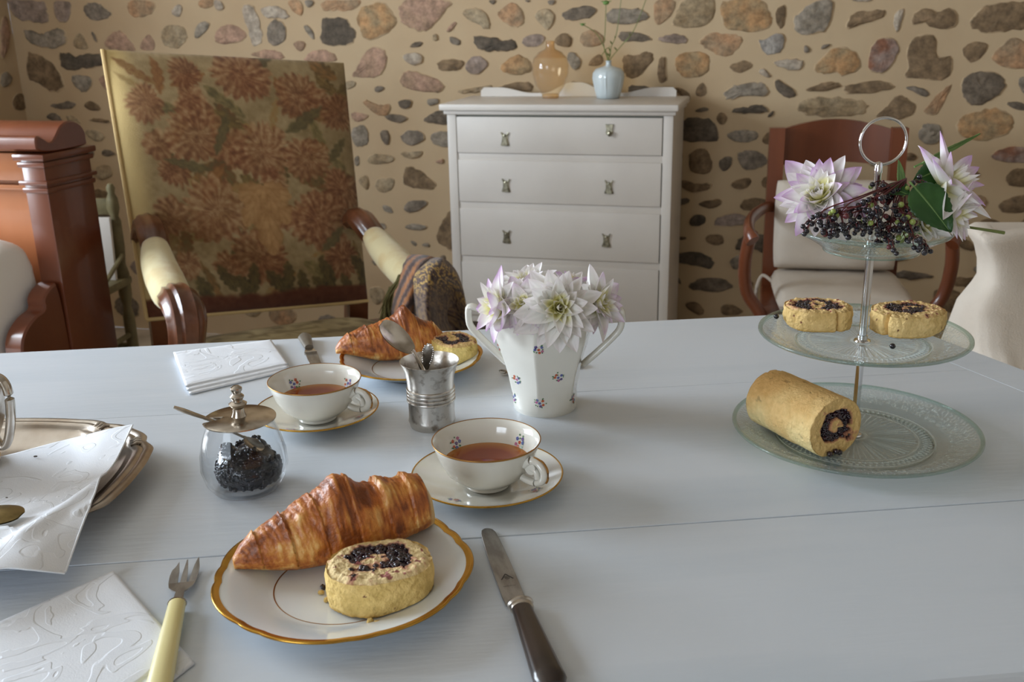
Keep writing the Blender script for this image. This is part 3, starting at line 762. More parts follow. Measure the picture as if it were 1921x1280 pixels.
def leafshape(cu, cv, L_, wd, ang, c1, c2, lobes=5):
    du, dv = U - cu + w1 * .03, (V - cv) * 1.1 + w2 * .03
    x = du * math.cos(ang) + dv * math.sin(ang); y = -du * math.sin(ang) + dv * math.cos(ang)
    t = x / L_
    half = wd * np.sqrt(np.clip(np.sin(np.pi * np.clip(t, 0, 1)), 0, 1)) * (.72 + .28 * np.abs(np.cos(lobes * np.pi * t)))
    a = smooth01((half - np.abs(y)) / .012) * ((t > 0) & (t < 1))
    vein = np.exp(-(y / .006) ** 2) + .7 * np.exp(-(((np.abs(y) - x * .5) % .035 - .017) / .005) ** 2)
    c = np.array(c1, float) + (np.array(c2, float) - np.array(c1, float)) * np.clip(np.abs(y) / (wd + 1e-6) + fine * .8 + .4 * vein, 0, 1)[:, None]
    blend(a * .92, c)
rl = random.Random(11)
for k in range(70):
    leafshape(rl.uniform(.12, .95), rl.uniform(.06, .86), rl.uniform(.12, .24), rl.uniform(.02, .05), rl.uniform(0, 6.28),
              rl.choice([(132, 112, 66), (110, 100, 62), (150, 122, 74), (96, 88, 58), (160, 118, 70)]), rl.choice([(92, 76, 44), (156, 138, 92), (120, 78, 44)]))
def mum(cu, cv, R, tone, n=17):
    du, dv = U - cu + w1 * .06, (V - cv) * 1.1 + w2 * .06
    r = np.hypot(du, dv); th = np.arctan2(dv, du)
    edge = R * (.82 + .2 * np.abs(np.sin(th * n / 2 + 9 * w1)))
    a = smooth01((edge - r) / .015)
    rays = .5 + .5 * np.sin(th * n + 14 * w2 + 22 * r)
    rays2 = .5 + .5 * np.sin(th * n * 1.6 + 40 * r)
    dark, midc, light = np.array([104, 62, 38.]), np.array([150, 106, 72.]), np.array([194, 162, 122.])
    q = np.clip(.25 + .55 * rays * (r / R) + .3 * rays2 * (1 - r / R) + fine * .9 + tone, 0, 1)
    c = np.where(q[:, None] < .5, dark + (midc - dark) * (q[:, None] * 2), midc + (light - midc) * (q[:, None] * 2 - 1))
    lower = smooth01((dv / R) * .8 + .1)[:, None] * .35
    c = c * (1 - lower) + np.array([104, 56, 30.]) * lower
    blend(a * (.78 + .3 * w1).clip(0, .95), c)
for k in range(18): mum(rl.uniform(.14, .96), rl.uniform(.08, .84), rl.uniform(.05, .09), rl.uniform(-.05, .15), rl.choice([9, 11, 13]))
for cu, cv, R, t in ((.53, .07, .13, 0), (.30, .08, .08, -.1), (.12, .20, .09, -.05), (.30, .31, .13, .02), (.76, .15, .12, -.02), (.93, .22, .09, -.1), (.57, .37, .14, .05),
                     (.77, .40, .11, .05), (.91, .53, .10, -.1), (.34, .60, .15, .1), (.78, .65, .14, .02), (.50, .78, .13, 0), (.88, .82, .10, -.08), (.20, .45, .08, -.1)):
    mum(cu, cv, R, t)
for k in range(16):
    leafshape(.22 + .05 * k, .84 + .04 * math.sin(k * 2.1), .14, .035, 1.2 + .5 * math.sin(k * 1.7), (112, 98, 56), (70, 60, 38))
for ang, L_, wd in ((1.55, .30, .075), (1.05, .20, .06), (2.1, .20, .06), (.45, .13, .05), (2.7, .13, .05)):
    leafshape(.555, .505, L_, wd, ang, (190, 152, 104), (150, 112, 70), 4)
for cu, cv, L_, wd, an in ((.16, .40, .2, .03, .3), (.9, .68, .16, .03, 2.4), (.68, .30, .22, .035, -.6), (.44, .22, .2, .03, 1.9), (.86, .42, .15, .03, -.9)):
    leafshape(cu, cv, L_, wd, an, (120, 108, 70), (86, 78, 52))
blend(smooth01((V - .915 - .025 * w1 * 2) / .02), np.array([98, 54, 30.]) + (fine * 20)[:, None])
colr = colr * np.array([.92, .89, .85])
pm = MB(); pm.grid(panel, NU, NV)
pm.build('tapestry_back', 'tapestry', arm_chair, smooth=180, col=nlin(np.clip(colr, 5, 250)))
fr = MB()                                            # the wooden back behind the upholstery
corner = [quad(0, 0), quad(1, 0), quad(1, 1), quad(0, 1)]
fr.loft([[p - pn * .002 - base for p in corner], [p - pn * .035 - base for p in corner]])
fr.build('back_frame', 'wood_carved', arm_chair, smooth=30)
gm = MB()
for a, b in ((2, 3), (3, 0)):
    gm.tube([corner[a].lerp(corner[b], k / 6) + pn * .004 - base for k in range(7)], .0052, 8)
gm.build('gimp_braid', 'gimp', arm_chair)
for s_, cn, dx in ((1, quad(0.06, 1), 0), (-1, quad(.95, 1), 0)):
    lg = MB()
    p = cn - base - pn * .015
    f2 = p - fwd * .10; f2 = Vector((f2.x, f2.y, -base.z))
    rings = []
    for t, w in ((0, .026), (.15, .026), (.5, .024), (1, .02)):
        c = p.lerp(f2, t)
        rings.append([c + across * (sx * w) + fwd * (sy * w) for sx, sy in ((-1, -1), (1, -1), (1, 1), (-1, 1))])
    lg.loft(rings); lg.build('leg', 'wood_carved', arm_chair, smooth=30)
def arm(pts_rear, pts_pad, pts_front, side):
    wr_ = MB()
    def fluted(mb, pts, rr, flat=.8, nfl=0, amp=.0):
        P = spline([Vector(p) - base for p in pts], 6); rings = []
        for i, p in enumerate(P):
            d = P[min(i + 1, len(P) - 1)] - P[max(i - 1, 0)]
            M = frame(d, across); t = i / (len(P) - 1); r = interp(np.linspace(0, 1, len(rr)), rr, t)
            ring = []
            for k in range(28):
                a = 2 * math.pi * k / 28
                r2 = r * (1 + amp * math.cos(nfl * a) * (1 if nfl else 0))
                ring.append(p + M @ Vector((r2 * math.cos(a), flat * r2 * math.sin(a), 0)))
            rings.append(ring)
        mb.loft(rings)
    fluted(wr_, pts_rear, [.016, .028, .033, .031], .85, 9, .07); wr_.build('arm_rail', 'wood_carved', arm_chair, smooth=50)
    pd = MB(); fluted(pd, pts_pad, [.030, .037, .041, .040, .033], .9); pd.build('arm_pad', 'arm_velvet', arm_chair, smooth=180)
    fc = MB(); fluted(fc, pts_front, [.032, .038, .037, .033, .030, .028], .95, 11, .09); fc.build('arm_scroll', 'wood_carved', arm_chair, smooth=50)
Lr = [aty(258, 452, 2.42), aty(272, 420, 2.36), aty(284, 436, 2.30), aty(291, 466, 2.25)]
Lp = [aty(291, 464, 2.25), aty(299, 500, 2.16), aty(318, 545, 2.04), aty(327, 562, 2.0)]
Lf = [aty(326, 558, 2.0), aty(340, 570, 1.94), aty(350, 600, 1.91), aty(350, 655, 1.92), aty(340, 730, 1.97), aty(335, 790, 2.0)]
arm(Lr, Lp, Lf, 1)
Rr = [aty(648, 428, 2.66), aty(664, 408, 2.60), aty(680, 416, 2.55), aty(703, 446, 2.50)]
Rp = [aty(702, 444, 2.50), aty(722, 470, 2.42), aty(757, 508, 2.28), aty(775, 525, 2.22)]
Rf = [aty(773, 522, 2.22), aty(795, 540, 2.15), aty(812, 570, 2.12), aty(812, 640, 2.13), aty(800, 720, 2.18), aty(795, 770, 2.2)]
arm(Rr, Rp, Rf, -1)
seat_c = (BL + BR) / 2 + fwd * .30; sw, sd = .30, .27
def seatf(u, v):
    x = (u * 2 - 1); y = (v * 2 - 1)
    w = sw * (1 + .08 * y)
    z = .40 + .055 * ((1 - abs(x) ** 5) * (1 - abs(y) ** 5)) ** .6
    p = seat_c + across * (x * w) + fwd * (y * sd); p.z = z
    return p - base
su, sv = np.meshgrid(np.linspace(0, 1, 60), np.linspace(0, 1, 60)); sp = np.stack([su.ravel(), sv.ravel(), 0 * su.ravel()], 1)
k1 = vnoise(sp, 9, 4, 5); k2 = vnoise(sp, 22, 3, 6)
sc_ = np.array([158, 140, 98.]) + (k1 * 110)[:, None] * np.array([1, 1, .9]) + np.where(k2 > .06, -34, 0)[:, None]
sm = MB(); sm.grid(seatf, 60, 60); sm.build('seat', 'tapestry', arm_chair, smooth=180, col=nlin(np.clip(sc_, 10, 240)))
ra = MB()
cs = [seat_c + across * (sx * sw * 1.02) + fwd * (sy * sd * 1.02) for sx, sy in ((-1, -1), (1, -1), (1, 1), (-1, 1))]
ra.loft([[Vector((p.x, p.y, z)) - base for p in cs] for z in (.31, .405)]); ra.build('seat_rail', 'wood_carved', arm_chair, smooth=30)
for sx in (-1, 1):
    p = seat_c + across * (sx * sw * .9) + fwd * (sd * .9)
    mb = MB(); mb.lathe([(0, 0), (.02, 0), (.024, .02), (.018, .05), (.024, .10), (.03, .18), (.022, .24), (.03, .28), (.03, .33)], 16, t=Vector((p.x, p.y, 0)) - base)
    mb.build('leg', 'wood_carved', arm_chair)

# shawl over the far arm: control nets measured as points at a depth
def net(rows, nu, nv):
    R = len(rows); Cn = len(rows[0]); C = [[aty(*p) for p in r] for r in rows]
    def bern(n, i, t): return math.comb(n, i) * t ** i * (1 - t) ** (n - i)
    def cr(P, t):
        n = len(P) - 1; x = t * n; i = min(int(x), n - 1); f = x - i
        p0, p1, p2, p3 = P[max(i - 1, 0)], P[i], P[i + 1], P[min(i + 2, n)]
        return 0.5 * ((2 * p1) + (p2 - p0) * f + (2 * p0 - 5 * p1 + 4 * p2 - p3) * f * f + (3 * p1 - p0 - 3 * p2 + p3) * f ** 3)
    return lambda u, v: cr([cr(r, u) for r in C], v)
sh_base = aty(800, 640, 2.12); sh_base.z = .42
shawl = thing('shawl', 'brown patterned wool shawl with fringe draped over the armchair arm', 'shawl', sh_base)
n1 = net([[(752, 485, 2.30), (772, 479, 2.20), (800, 480, 2.14), (822, 487, 2.16), (840, 500, 2.2)],
          [(741, 508, 2.28), (762, 500, 2.12), (785, 500, 2.06), (806, 508, 2.08), (815, 525, 2.14)],
          [(735, 550, 2.27), (750, 548, 2.10), (768, 552, 2.03), (786, 565, 2.06), (792, 585, 2.12)],
          [(733, 590, 2.26), (746, 590, 2.09), (757, 600, 2.02), (772, 610, 2.06), (780, 620, 2.12)],
          [(734, 660, 2.26), (746, 665, 2.09), (754, 670, 2.02), (768, 680, 2.06), (776, 690, 2.12)]], 0, 0)
n2 = net([[(806, 488, 2.12), (822, 484, 2.04), (838, 490, 2.03), (852, 505, 2.06), (860, 520, 2.12)],
          [(778, 515, 2.06), (802, 502, 1.98), (832, 510, 1.98), (856, 525, 2.02), (868, 545, 2.10)],
          [(774, 545, 2.05), (800, 540, 1.95), (824, 538, 2.00), (852, 545, 2.08), (874, 575, 2.10)],
          [(778, 585, 2.05), (800, 585, 1.95), (822, 585, 2.02), (848, 592, 2.10), (878, 605, 2.08)],
          [(786, 650, 2.05), (808, 650, 1.95), (832, 655, 2.00), (852, 660, 2.08), (880, 665, 2.08)]], 0, 0)
ARM = np.array([tuple(p) for p in spline(Rp + Rf[1:], 10)])
def over_arm(p):
    """cloth lies on the arm and on the seat, never inside them"""
    for _ in range(3):
        d = ARM - np.array(p); k = int(np.argmin((d * d).sum(1))); nr = Vector(ARM[k]); e = p - nr
        if e.length < .047:
            e = e + Vector((0, -.035, .014)); p = nr + e.normalized() * .0475
    rel = p - seat_c
    if abs(rel.dot(across)) < sw * 1.12 and abs(rel.dot(fwd)) < sd * 1.04: p.z = max(p.z, .464)
    return p
def shawl_part(name, fn, nu, nv, colf):
    G = np.array([tuple(over_arm(fn(i / (nu - 1), j / (nv - 1)))) for j in range(nv) for i in range(nu)]).reshape(nv, nu, 3)
    for _ in range(6):                                # let the cloth relax
        E_g = np.pad(G, ((1, 1), (1, 1), (0, 0)), mode='edge'); G = .5 * G + .125 * (E_g[:-2, 1:-1] + E_g[2:, 1:-1] + E_g[1:-1, :-2] + E_g[1:-1, 2:])
    mb = MB(); mb.grid(lambda u, v: over_arm(Vector(G[round(v * (nv - 1)), round(u * (nu - 1))])) - sh_base, nu, nv)
    gu, gv = np.meshgrid(np.linspace(0, 1, nu), np.linspace(0, 1, nv))
    mb.build(name, 'shawl', shawl, smooth=180, col=nlin(np.clip(colf(gu.ravel(), gv.ravel()), 8, 240)), solid=.004)
def stripes(u, v):
    p = np.stack([u, v, 0 * u], 1); n = vnoise(p, 6, 3, 9); fn = vnoise(p, 40, 2, 4)
    q = np.sin((u * 1.0 + v * .55 + n * .08) * 34)
    c = np.array([100, 76, 68.]) + np.where(q > .35, 1, 0)[:, None] * np.array([44, 18, -14.]) + np.where(q < -.5, 1, 0)[:, None] * np.array([-40, -34, -30.])
    return c + (fn * 40)[:, None]
def paisley(u, v):
    p = np.stack([u * 1.3, v * 1.6, 0 * u], 1); n = vnoise(p, 5, 2, 12); n2_ = vnoise(p, 11, 2, 13); fn = vnoise(p, 50, 2, 4)
    q = np.sin(n * 40) * .6 + np.sin(n2_ * 26) * .7
    top = smooth01((.62 - v) / .2) * smooth01((v - .08) / .08)
    gold = (q > .25) * (.35 + .65 * top)
    c = np.array([84, 66, 60.]) * (1 - gold[:, None]) + np.array([176, 142, 76.]) * gold[:, None]
    c += np.where(q < -.75, -30, 0)[:, None]
    return c + (fn * 34)[:, None]
shawl_part('striped_fold', n1, 46, 60, stripes)
shawl_part('patterned_fold', n2, 60, 70, paisley)
fg = MB(); rf = random.Random(3)
for k in range(70):
    a = aty(rf.uniform(730, 737), rf.uniform(525, 600), 2.24 + rf.uniform(-.02, .02)); b = a + Vector((rf.uniform(-.03, -.002), rf.uniform(-.02, .02), -rf.uniform(.05, .10)))
    a = over_arm(a); b.z = max(b.z, .464)
    fg.tube([a - sh_base, a.lerp(b, .5) + Vector((-.006, 0, 0)) - sh_base, b - sh_base], [.0016, .0020, .0008], 5)
o = fg.build('fringe', 'fringe', shawl); o['kind'] = 'stuff'

# ================================================================== bed
K = aty(80, 302, 2.1); K.z = 0
bed = thing('wooden_bed', 'polished reddish wooden bed with scrolled headboard post', 'bed', K, YAW)
ZT = aty(80, 290, 2.1).z                       # underside of the scrolled rail
Myz = Matrix(((0, 0, 1), (1, 0, 0), (0, 1, 0)))          # (a,b,c) -> x=c, y=a, z=b
MB().box((-.028, .075, ZT / 2), (.056, .15, ZT), .004).build('post', 'wood_bed', bed)
MB().box((-1.22, .075, ZT / 2), (.056, .15, ZT), .004).build('post', 'wood_bed', bed)
pnl = MB(); pnl.box((-.625, .06, ZT / 2 + .12), (1.14, .03, ZT - .24)); pnl.build('panel', 'wood_bed_lit', bed, smooth=0)
fr_ = MB()
fr_.box((-.625, .04, ZT - .03), (1.14, .05, .06), .004); fr_.box((-.625, .04, .33), (1.14, .05, .14), .004)
fr_.box((-.625, .036, ZT - .075), (1.14, .03, .012), .004)
fr_.build('panel_frame', 'wood_bed_lit', bed)
mo = MB()
for z, o_, h in ((ZT - .006, .011, .014), (ZT - .022, .006, .012), (ZT - .060, .008, .010), (ZT - .076, .004, .012)):
    mo.box((-.028, .075, z), (.056 + 2 * o_, .15 + 2 * o_, h), .004)
mo.build('moulding', 'wood_bed', bed)
sc1 = chaikin([(-.02, 0), (-.022, .030), (-.012, .040), (.006, .030), (.024, .018), (.040, .030), (.060, .052), (.090, .060), (.122, .052), (.138, .030), (.136, .012), (.140, 0)], 2)
MB().prism(sc1, -1.26, .008, .003, M=Myz, t=(0, 0, ZT + .002)).build('scrolled_rail', 'wood_bed', bed, smooth=40)
br = chaikin([(0, .655), (-.03, .65), (-.06, .63), (-.055, .605), (-.09, .60), (-.13, .575), (-.145, .54), (-.135, .51), (-.19, .50), (-.22, .45), (-.30, .42), (-.42, .40), (-.42, .24), (0, .24)], 2)
bk = MB(); bk.prism(br, -.052, -.006, .004, M=Myz)
bk.build('carved_bracket', 'wood_bed', bed, smooth=40)
sp_ = [(-.004, -.10 + math.cos(t) * r, .46 + math.sin(t) * r) for t, r in [(k * .35, .055 - k * .0019) for k in range(27)]]
MB().tube(sp_, .006, 6, hint=Vector((1, 0, 0))).build('carved_scroll', 'wood_bed', bed)
sp2 = [(-.004, -.235 + math.cos(t) * r, .36 + math.sin(t) * r) for t, r in [(k * .35 + 2, .045 - k * .0016) for k in range(26)]]
MB().tube(sp2, .006, 6, hint=Vector((1, 0, 0))).build('carved_scroll', 'wood_bed', bed)
MB().box((-.03, -1.16, .32), (.04, 1.49, .17), .005).build('side_rail', 'wood_bed', bed)
MB().box((-1.22, -.95, .32), (.04, 1.9, .17), .005).build('side_rail', 'wood_bed', bed)
MB().box((-.625, -1.93, .35), (1.25, .05, .5), .01).build('footboard', 'wood_bed', bed)
for x in (-.03, -1.22): MB().box((x, -1.93, .06), (.07, .07, .12), .006).build('leg', 'wood_bed', bed)
def cushion_mb(cx, cy, cz, sx, sy, sz, n=36, p=3.2, seed=0, amp=.006, M=None):
    """pillow shape: superellipse plan, edges pinched to a seam"""
    mb = MB()
    for sgn in (1, -1):
        def fn(u, v):
            x, y = u * 2 - 1, v * 2 - 1
            e = max(0, (1 - abs(x) ** p) * (1 - abs(y) ** p)) ** .42
            q = Vector((x * sx * (1 - .05 * (1 - abs(y) ** 2) * 0 - .03 * abs(y) ** 4), y * sy * (1 - .03 * abs(x) ** 4), sgn * sz * e))
            nz = float(vnoise([(q.x + cx, q.y + cy, q.z)], 9, 2, seed)[0])
            q.z += nz * amp * 2 * e
            if M is not None: q = M @ q
            return q + Vector((cx, cy, cz))
        if sgn > 0: mb.grid(fn, n, n)
        else: mb.grid(lambda u, v: fn(1 - u, v), n, n)
    return mb
mt = MB(); mt.box((-.625, -.945, .40), (1.13, 1.83, .13), .04)
ob = mt.build('mattress', 'bed_linen'); ob.location = K; ob.rotation_euler = (0, 0, YAW); tag(ob, 'white mattress laid in the reddish wooden bed', 'mattress')
pw = MB(); Mp = rotm('X', math.radians(-7))
def pillowf(u, v):
    th = 2 * math.pi * u; ph = math.pi * (v - .5); f = lambda q, e: math.copysign(abs(q) ** e, q)
    q = Vector((.33 * f(math.cos(ph), .4) * f(math.cos(th), .45), .105 * f(math.cos(ph), .7) * f(math.sin(th), .8), .155 * f(math.sin(ph), .7)))
    q *= 1 + .16 * float(vnoise([(q.x, q.y, q.z)], 9, 3, 2)[0])
    q = Mp @ q + Vector((-.360, -.085, .618)); q.y = min(q.y, .042); q.x = min(q.x, -.064); q.z = max(q.z, .463)
    return q
pw.grid(pillowf, 60, 40)
ob = pw.build('pillow', 'bed_linen', smooth=180); ob.location = K; ob.rotation_euler = (0, 0, YAW); tag(ob, 'plump white pillow lying against the wooden headboard', 'pillow')

# ================================================================== green painted chair by the stone wall
gc = aty(208, 360, 3.05); gz = gc.z; gch = thing('painted_chair', 'green painted turned wooden chair half hidden behind the bed', 'chair', (gc.x, gc.y, 0), YAW + .15)
def turned(h):
    return [(0, 0), (.014, 0), (.016, .06), (.011, .08), (.018, .12), (.018, .30), (.012, .33), (.020, .37), (.020, .44), (.013, .47), (.018, .52), (.018, h - .09), (.012, h - .075), (.019, h - .05), (.017, h - .02), (.010, h - .005), (.014, h + .012), (.008, h + .024), (0, h + .027)]
for x in (0, -.38): MB().lathe(turned(gz), 18, t=(x, 0, 0)).build('back_post', 'green_paint', gch)
for x in (0, -.38): MB().lathe([(0, 0), (.014, 0), (.018, .08), (.012, .10), (.018, .14), (.018, .40), (0, .405)], 16, t=(x, -.34, 0)).build('leg', 'green_paint', gch)
for z, h in ((gz - .045, .05), (gz - .2, .035)): MB().box((-.19, 0, z), (.36, .018, h), .004).build('back_rail', 'green_paint', gch)
MB().box((-.19, -.17, .415), (.42, .38, .026), .008).build('seat', 'green_paint', gch)
for y in (0, -.34): MB().tube([(0, y, .2), (-.38, y, .2)], .009, 8).build('stretcher', 'green_paint', gch)
MB().tube([(0, 0, .24), (0, -.34, .24)], .009, 8).build('stretcher', 'green_paint', gch)
MB().tube([(.014, -.012, .50), (.014, -.15, .434)], .007, 8).build('arm_brace', 'green_paint', gch)
c1 = aty(196, 533, 2.93); c0 = aty(196, 410, 2.96)
hh = c0.z - c1.z
card = MB(); card.box((0, 0, hh / 2), (.086, .012, hh), .001)
cd_ = card.build('card_folder', 'paper'); cd_.location = Vector((gc.x, gc.y, 0)) + rotm('Z', YAW + .15) @ Vector((-.0405, -.045, .4285)); cd_.rotation_euler = (math.radians(-4), 0, YAW + .15)
tag(cd_, 'plain white card folder standing on the green chair', 'folder')

# ================================================================== wooden armchair by the stone wall
wc0 = aty(1459, 240, 2.88); wc1 = aty(1690, 240, 2.82)
wmid = (wc0 + wc1) / 2; ww = (wc1 - wc0).length / 2; wyaw = math.atan2(wc1.y - wc0.y, wc1.x - wc0.x)
wch = thing('wooden_armchair', 'dark reddish wooden armchair with curved back rail and open arms', 'chair', (wmid.x, wmid.y, 0), wyaw)
WH = wmid.z
for sx in (-1, 1):
    mb = MB(); rings = []
    for t in np.linspace(0, 1, 9):
        z = WH * t; y = -.02 - .10 * max(0, .5 - t) * 0 + .05 * (t - .5) * (1 if t > .5 else .4) * 1.2 - (0.06 * (.5 - t) if t < .5 else 0) * -1
        rings.append([(sx * ww + a * .021, y + b * .018, z) for a, b in ((-1, -1), (1, -1), (1, 1), (-1, 1))])
    mb.loft(rings); mb.build('back_post', 'wood_red', wch, smooth=30)
    ap = spline([(sx * ww, 0, .64), (sx * (ww + .03), -.10, .655), (sx * (ww + .075), -.26, .655), (sx * (ww + .085), -.36, .64), (sx * (ww + .075), -.385, .62)], 6)
    MB().tube(ap, [.014 + .008 * k / len(ap) for k in range(len(ap))], 10, .75, hint=Vector((0, 0, 1))).build('arm', 'wood_red', wch)
    sp3 = spline([(sx * (ww + .078), -.36, .64), (sx * (ww + .09), -.345, .56), (sx * (ww + .08), -.33, .47), (sx * (ww + .03), -.335, .38), (sx * (ww + .02), -.34, .2), (sx * (ww + .02), -.35, 0)], 6)
    MB().tube(sp3, [.017] * len(sp3), 10).build('front_leg', 'wood_red', wch)
tr = MB(); rings = []
for k in range(21):
    t = k / 20; x = -ww + 2 * ww * t; y = .04 + .03 * math.sin(math.pi * t); zt = WH - .012 + .030 * math.sin(math.pi * t); zb = WH - .112 + .010 * math.sin(math.pi * t)
    rings.append([(x, y - .012, zb), (x, y + .010, zb), (x, y + .010, zt), (x, y - .012, zt)])
tr.loft(rings); tr.build('top_rail', 'wood_red', wch, smooth=30)
tr = MB(); rings = []
for k in range(21):
    t = k / 20; x = -ww + 2 * ww * t; y = .02 + .02 * math.sin(math.pi * t)
    rings.append([(x, y - .009, WH - .235), (x, y + .009, WH - .235), (x, y + .009, WH - .185), (x, y - .009, WH - .185)])
tr.loft(rings); tr.build('back_slat', 'wood_red', wch, smooth=30)
MB().prism([(-ww - .02, .02), (ww + .02, .02), (ww + .045, -.36), (-ww - .045, -.36)], .36, .41, .004).build('seat', 'wood_red', wch, smooth=30)
cu = cushion_mb(0, 0, 0, ww * 1.0, .125, .05, p=9, seed=4, amp=.01, M=rotm('X', math.radians(78)))
ob = cu.build('cushion', 'linen', smooth=180); ob.location = Matrix.Translation(wmid) @ Vector((0, 0, 0)); ob.location = (wmid.x - .02, wmid.y - .100, .610); ob.rotation_euler = (0, 0, wyaw)
tag(ob, 'upright beige linen back cushion leaning on the wooden armchair', 'cushion')
cu = cushion_mb(0, 0, 0, ww * 1.05, .165, .036, p=9, seed=6, amp=.008)
ob = cu.build('cushion', 'linen', smooth=180); ob.location = (wmid.x - .035, wmid.y - .218, .4465); ob.rotation_euler = (0, 0, wyaw)
tag(ob, 'flat beige linen seat cushion lying on the wooden armchair', 'cushion')
tie = MB(); tie.tube(spline([(-ww * 1.02, .1, .0), (-ww * 1.18, .12, .012), (-ww * 1.27, .12, -.03), (-ww * 1.25, .13, -.09)], 5), .005, 6)
tie.build('tie', 'linen', ob)

# ================================================================== slip-covered chair at the table end
sl = thing('slipcovered_chair', 'dining chair under a loose beige linen slipcover at the table end', 'chair', (1.08, 1.78, 0))
prof = [(0, -.262, .262, -.25, .24), (.15, -.262, .262, -.245, .22), (.35, -.262, .262, -.235, .17), (.47, -.258, .258, -.225, .12), (.55, -.252, .252, -.20, .09), (.61, -.246, .246, -.12, .07), (.655, -.236, .236, -.075, .06),
        (.690, -.212, .212, -.05, .055), (.705, -.204, .204, -.045, .055), (.735, -.207, .207, -.04, .055), (.762, -.217, .217, -.04, .055), (.780, -.231, .231, -.042, .055), (.792, -.234, .234, -.04, .052), (.799, -.226, .226, -.03, .045), (.801, -.205, .205, -.015, .03)]
rings = []
for (z, x0, x1, y0, y1) in prof:
    ring = []
    for k in range(72):
        a = 2 * math.pi * k / 72; c, s_ = math.cos(a), math.sin(a)
        e = .28
        x = (abs(c) ** e) * (1 if c > 0 else -1); y = (abs(s_) ** e) * (1 if s_ > 0 else -1)
        fold = (.010 * math.sin(a * 9 + z * 6) + .007 * math.sin(a * 17 + 1.3)) * max(0, min(1, (.62 - z) / .3)) if z < .62 else 0
        ring.append(((x0 + x1) / 2 + x * ((x1 - x0) / 2 + fold), (y0 + y1) / 2 + y * ((y1 - y0) / 2 + fold), z + .004 * math.sin(a * 3)* (1 if z > .75 else 0)))
    rings.append(ring)
mb = MB(); mb.loft(rings); mb.build('cover', 'linen', sl, smooth=70)
pleat = MB()
for (x, z0, z1) in ((-.17, .62, .50), (-.05, .60, .46), (.1, .61, .47)):
    pleat.tube(spline([(x, -.12, z0 + .04), (x - .012, -.165, (z0 + z1) / 2 + .02), (x - .05, -.225, z1)], 5), [.003, .005, .007, .008, .008, .008, .008, .007, .006, .005, .004], 6)
pleat.build('pleat', 'linen', sl)

# ================================================================== tableware
Z = TABLE_Z
def set_midx(o, idx):
    o.data.polygons.foreach_set('material_index', idx); o.data.update()
INKS = ['ink_blue', 'ink_red', 'ink_green', 'ink_pink', 'ink_yellow', 'ink_violet']
def motif(parent, pos, size, seed, name='painted_posy'):
    """a small painted posy lying on a surface; pos(s,t) maps metres across the posy to the glaze"""
    r = random.Random(seed); mb = MB(); idx = []
    def blob(s, t, rad, k, n=7):
        b = len(mb.v)
        for q in range(n):
            a = 2 * math.pi * q / n; rr = rad * r.uniform(.75, 1.15)
            mb.v.append(tuple(pos(s + rr * math.cos(a), t + rr * math.sin(a))))
        mb.f.append(tuple(range(b, b + n))); idx.append(k)
    for _ in range(9):
        a = r.uniform(0, 6.28); d = r.uniform(.5, 1.0) * size
        blob(d * math.cos(a), d * math.sin(a) * .9, size * .13, 2, 5)
    for k, (s, t) in enumerate(((0, 0), (.45, .35), (-.5, .1), (.1, -.5), (.5, -.3), (-.35, .5))):
        c = [0, 1, 3, 5, 1, 0][(k + seed) % 6]
        for q in range(5):
            a = q * 1.2566 + seed; blob(size * (s + .13 * math.cos(a)), size * (t + .13 * math.sin(a)), size * .10, c, 6)
        blob(size * s, size * t, size * .06, 4, 5)
    o = mb.build(name, INKS, parent, smooth=0); set_midx(o, idx); return o
def prof_pos(prof, ang0, l0, eps=.00025, flip=1):
    P = np.array(prof, float); seg = np.hypot(*(P[1:] - P[:-1]).T); cum = np.concatenate([[0], np.cumsum(seg)])
    r0 = np.interp(l0, cum, P[:, 0])
    def pos(s, t):
        l = l0 + t; r_ = np.interp(l, cum, P[:, 0]); z_ = np.interp(l, cum, P[:, 1])
        i = min(max(np.searchsorted(cum, l) - 1, 0), len(seg) - 1); d = (P[i + 1] - P[i]) / seg[i]
        n = np.array([-d[1], d[0]]) * flip * eps
        a = ang0 + s / r0
        return ((r_ + n[0]) * math.cos(a), (r_ + n[0]) * math.sin(a), z_ + n[1])
    return pos

# ---- dessert plates with scalloped gilt rim
def scallop(a, off=0.3):
    ph = (a * 7 / (2 * math.pi) + off) % 1
    if ph < .74: t = ph / .74; return math.sin(math.pi * t) ** .55
    t = (ph - .74) / .26; return .45 * math.sin(math.pi * t) ** .6
def make_plate(label, c, R, off, group=None):
    pl = thing('dessert_plate', label, 'plate', (c[0], c[1], Z), 0, group)
    def fn(r, z, a):
        w = smooth01((r / R - .72) / .28); s_ = scallop(a, off)
        return r * (1 + w * (-.035 + .035 * s_)), z + w * .0012 * s_
    k = R / .1012
    top_ = [(0, .0042), (.03, .0042), (.054, .0042), (.060, .0055), (.068, .0090), (.080, .0135), (.092, .0172), (.0985, .0188), (.1012, .0196)]
    bot = [(.1012, .0182), (.092, .0152), (.075, .0085), (.060, .0030), (.057, .0008), (.055, 0), (.051, 0), (.049, .0016), (0, .0018)]
    MB().lathe([(r * k, z) for r, z in top_ + bot], 168, fn).build('body', 'porcelain_plate', pl, smooth=50)
    e = .0004
    band = [(r * k, z) for r, z in [(.0955, .0180 + e), (.0985, .0188 + e), (.1010, .0196 + e), (.1017, .0190), (.1010, .0178), (.0985, .0168)]]
    MB().lathe(band, 168, fn).build('gilt_rim', 'gold', pl, smooth=180)
    MB().lathe([(.0548 * k, .0044), (.0553 * k, .0049), (.0558 * k, .0047)], 96).build('gilt_line', 'gold_thin', pl, smooth=180)
    return pl
